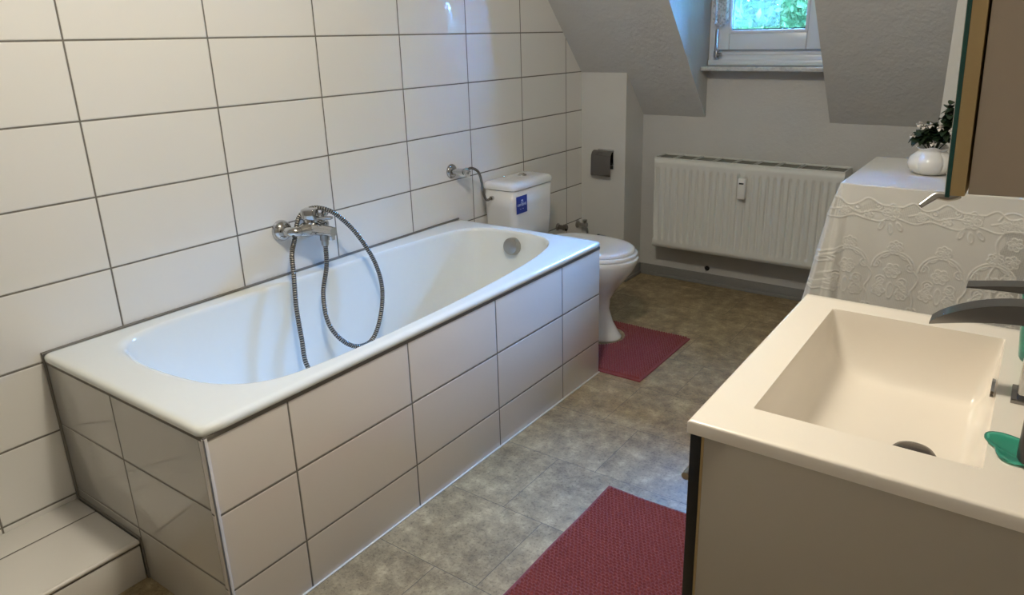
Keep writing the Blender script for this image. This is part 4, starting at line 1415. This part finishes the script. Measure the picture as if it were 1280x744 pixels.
# ------------------------------------------------------------------ washbasin cabinet
VX0, VX1, VY0, VY1, VZ = 1.786, 2.248, -0.138, 0.430, 0.878
def vanity():
    root = thing('washbasin_cabinet', (2.03, 0.146, 0), 'cream washbasin on a white cabinet with black front at the right', 'washbasin cabinet')
    # cast top with integral basin as a height grid
    bx0, bx1, by0, by1 = 1.848, 2.106, -0.062, 0.366
    D = 0.126
    xs = np.unique(np.r_[VX0, VX0 + 0.001, VX0 + 0.003, np.linspace(VX0 + 0.006, bx0 - 0.004, 5), np.linspace(bx0 - 0.003, bx0 + 0.03, 22), np.linspace(bx0 + 0.03, bx1 - 0.03, 50),
                         np.linspace(bx1 - 0.03, bx1 + 0.003, 22), np.linspace(bx1 + 0.005, VX1, 8)])
    ysn = np.unique(np.r_[VY0, VY0 + 0.001, VY0 + 0.003, np.linspace(VY0 + 0.006, by0 - 0.004, 5), np.linspace(by0 - 0.003, by0 + 0.03, 22), np.linspace(by0 + 0.03, by1 - 0.03, 70),
                          np.linspace(by1 - 0.03, by1 + 0.003, 22), np.linspace(by1 + 0.005, VY1, 6)])
    XX, YY = np.meshgrid(xs, ysn)
    dl, dr, dn, df = XX - bx0, bx1 - XX, YY - by0, by1 - YY
    def wall(d, reach, p):
        t = np.clip(d / reach, 0, 1)
        return np.sqrt(np.clip(1 - (1 - t) ** p, 0, 1))
    inside = (dl > 0) & (dr > 0) & (dn > 0) & (df > 0)
    f = wall(dl, 0.075, 2.2) * wall(dr, 0.030, 2.2) * wall(dn, 0.035, 2.2) * wall(df, 0.040, 2.2)
    dep = f * (D - 0.022 * np.clip((np.hypot(XX - 2.02, YY - 0.155)) / 0.25, 0, 1))
    # soft arris
    Z = VZ - np.where(inside, dep, 0)
    eo = np.minimum(np.minimum(XX - VX0, VX1 - XX), np.minimum(YY - VY0, VY1 - YY))
    Z = Z - np.clip(0.003 - eo, 0, 0.003) ** 2 / 0.003
    n_, m_ = XX.shape[1], XX.shape[0]
    V = np.stack([XX, YY, Z], 2).reshape(-1, 3)
    a = np.arange(m_ * n_).reshape(m_, n_)
    Fc = np.stack([a[:-1, :-1], a[:-1, 1:], a[1:, 1:], a[1:, :-1]], 2).reshape(-1, 4)
    me = mesh_from(V, Fc)
    bm = bmesh.new(); bm.from_mesh(me)
    be = [e for e in bm.edges if e.is_boundary]
    r = bmesh.ops.extrude_edge_only(bm, edges=be)
    nv = [g for g in r['geom'] if isinstance(g, bmesh.types.BMVert)]
    for v in nv: v.co.z = VZ - 0.0185
    # underside ring, leaving the basin shell below
    r = bmesh.ops.extrude_edge_only(bm, edges=[e for e in bm.edges if e.is_boundary])
    for v in [g for g in r['geom'] if isinstance(g, bmesh.types.BMVert)]:
        v.co.x = min(max(v.co.x, VX0 + 0.03), VX1 - 0.03); v.co.y = min(max(v.co.y, VY0 + 0.03), VY1 - 0.03)
    bm_obj('basin_top', bm, M_CREAM, root, smooth=0.9)
    lathe('drain', [(0, 0.010), (0.020, 0.009), (0.027, 0.006), (0.031, 0.001), (0.031, -0.004), (0, -0.004)], (2.022, 0.150, VZ - D + 0.003), (0, 0, 1), M_DARKDRAIN, root, 36)
    bm = bmesh.new()
    pts = []
    for k in range(24):
        a = 2 * PI * k / 24
        pts.append((0.205 + 0.032 * math.cos(a), 0.862 + 0.0065 * math.sin(a)))
    add_prism(bm, pts, 0, 2.1005, 2.1050)
    OV = bm_obj('overflow_ring', bm, M_CHROME, root)
    # cabinet body
    z1 = VZ - 0.0185
    zb = 0.24
    bm = bmesh.new()
    add_box(bm, 1.808, VX1, VY0 + 0.004, VY0 + 0.020, zb, z1, 0.001)
    bm_obj('near_side_panel', bm, M_PANEL, root)
    box('far_side_panel', 1.808, VX1, VY1 - 0.020, VY1 - 0.004, zb, z1, M_PANEL, root, 0.001)
    box('bottom_panel', 1.808, VX1, VY0 + 0.020, VY1 - 0.020, zb, zb + 0.016, M_PANEL, root, 0.001)
    box('back_panel', VX1 - 0.012, VX1, VY0 + 0.020, VY1 - 0.020, zb + 0.016, z1, M_PANEL, root)
    box('edge_band', 1.8045, 1.808, VY0 + 0.004, VY0 + 0.020, zb, z1, M_TAN, root)
    for za, zc in ((zb, 0.545), (0.549, z1 - 0.002)):
        d_ = box('drawer_front', 1.790, 1.8045, VY0 + 0.002, VY1 - 0.002, za, zc, M_BLACK, root, 0.001)
        zz = zc - 0.122 if zc > 0.6 else zc - 0.06
        bm = bmesh.new()
        add_tube(bm, [(1.754, -0.055, zz), (1.754, 0.345, zz)], 0.006, 14)
        for yy in (-0.02, 0.31):
            add_tube(bm, [(1.754, yy, zz), (1.791, yy, zz)], 0.004, 10)
        bm_obj('handle', bm, M_STEEL, d_)
    adopt(root)
vanity()

def faucet():
    root = thing('basin_faucet', (2.15, 0.155, VZ), 'chrome basin faucet with arched flat spout and lever on the cream washbasin', 'faucet')
    bm = bmesh.new()
    add_box(bm, 2.124, 2.178, 0.130, 0.182, VZ, VZ + 0.006, 0.001)
    bm_obj('base_plate', bm, M_DARKCHROME, root)
    bm = bmesh.new()
    add_box(bm, 2.130, 2.172, 0.136, 0.176, VZ + 0.004, VZ + 0.128, 0.003)
    bm_obj('faucet_body', bm, M_CHROME, root)
    # spout: rectangular section swept in xz
    def sweep(name, top, bot, y0, y1, mat):
        pts = [(p[0], p[1]) for p in top] + [(p[0], p[1]) for p in bot[::-1]]
        return prism(name, pts, 1, y0, y1, mat, root)
    xs = np.linspace(2.016, 2.136, 15)
    def zt(x):
        t = (x - 2.016) / 0.12
        return 0.967 + 0.043 * math.sin(min(1, t ** 0.8) * PI / 2)
    top = [(x, zt(x)) for x in xs]
    bot = [(x, min(zt(x) - 0.001, 0.964 + 0.020 * math.sin((x - 2.016) / 0.12 * PI / 2) )) for x in xs]
    sweep('spout', top, bot, 0.139, 0.173, M_DARKCHROME)
    xs = np.linspace(2.052, 2.165, 10)
    top = [(x, 1.024 + 0.014 * math.sin((x - 2.052) / 0.113 * PI / 2)) for x in xs]
    bot = [(x, 1.022 + 0.003 * math.sin((x - 2.052) / 0.113 * PI)) for x in xs]
    sweep('lever', top, bot, 0.142, 0.170, M_DARKCHROME)
    lathe('lever_neck', [(0, 0), (0.014, 0), (0.014, 0.03), (0, 0.03)], (2.152, 0.156, VZ + 0.124), (0, 0, 1), M_CHROME, root, 24)
    adopt(root)
faucet()

def basin_bits():
    # green leaf-shaped soap dish under the black bottle
    pts = []
    for k in range(48):
        a = 2 * PI * k / 48
        r = 0.030 + 0.007 * math.cos(3 * a + 0.4)
        pts.append((2.139 + r * 1.15 * math.cos(a + 0.5), -0.002 + r * math.sin(a + 0.5), VZ))
    c = (2.139, -0.002)
    rings = []
    for sc, z in ((0.90, 0.0004), (1.0, 0.003), (0.99, 0.006), (0.90, 0.0055), (0.75, 0.004), (0.4, 0.0035), (0.1, 0.0035)):
        rings.append([(c[0] + (p[0] - c[0]) * sc, c[1] + (p[1] - c[1]) * sc, VZ + z) for p in pts])
    o = loft('soap_dish', rings, M_GREEN, smooth=3.2)
    tag(o, 'flat green leaf-shaped soap dish on the washbasin rim under the black bottle', 'soap dish')
    root = thing('soap_bottle', (2.168, -0.010, VZ + 0.004), 'black soap bottle standing on the green dish at the right edge', 'soap bottle')
    lathe('bottle', [(0, 0.0), (0.024, 0), (0.027, 0.003), (0.027, 0.07), (0.022, 0.085), (0.010, 0.095), (0.010, 0.102), (0, 0.102)], (2.163, -0.026, VZ + 0.0056), (0, 0, 1), M_BLACKPL, root, 36)
    lathe('pump_head', [(0, 0), (0.012, 0), (0.012, 0.016), (0.005, 0.018), (0.005, 0.036), (0.009, 0.038), (0.009, 0.046), (0, 0.047)], (2.163, -0.026, VZ + 0.1076), (0, 0, 1), M_BLACKPL, root, 24)
    adopt(root)
    # turquoise tumbler behind the faucet
    root = thing('toothbrush_tumbler', (2.150, 0.315, VZ), 'translucent turquoise tumbler behind the faucet on the washbasin', 'tumbler')
    lathe('cup', [(0, 0.0), (0.024, 0.0), (0.026, 0.004), (0.036, 0.10), (0.0345, 0.10), (0.0245, 0.008), (0, 0.007)], (2.152, 0.300, VZ), (0, 0, 1), M_GREEN, root, 40)
    adopt(root)
basin_bits()

# ------------------------------------------------------------------ mirror cabinet
def mirror_cabinet():
    bx, by, bz = 2.033, -0.138, 1.197
    root = thing('mirror_cabinet', (bx, by, bz), 'taupe mirror cabinet with green glass edge on the wall above the washbasin', 'mirror cabinet')
    H = 0.68; LY = 0.60
    box('mirror_glass', 0.0, 0.004, 0, LY, -0.002, H, M_GLASSEDGE, root, 0.0004).location = (0, 0, 0)
    mf = box('mirror_face', -0.0006, 0.0, 0.002, LY - 0.002, 0.001, H - 0.002, M_MIRROR, root)
    box('door_board', 0.004, 0.0165, 0, LY, 0, H, M_TAN, root, 0.0006)
    box('carcass', 0.019, 0.2085, 0.001, LY - 0.001, 0.002, H, M_CABSIDE, root, 0.001)
    bm = bmesh.new()
    add_tube(bm, spline([(0.010, 0.02, -0.001), (0.002, 0.02, -0.005), (-0.008, 0.018, -0.004), (-0.014, 0.015, -0.008), (-0.021, 0.010, -0.014)], 16),
             [0.0055 - 0.003 * i / 16 for i in range(17)], 12)
    bm_obj('door_catch', bm, M_STEEL, root)
    root.rotation_euler = (0, math.radians(-2.1), 0)
mirror_cabinet()
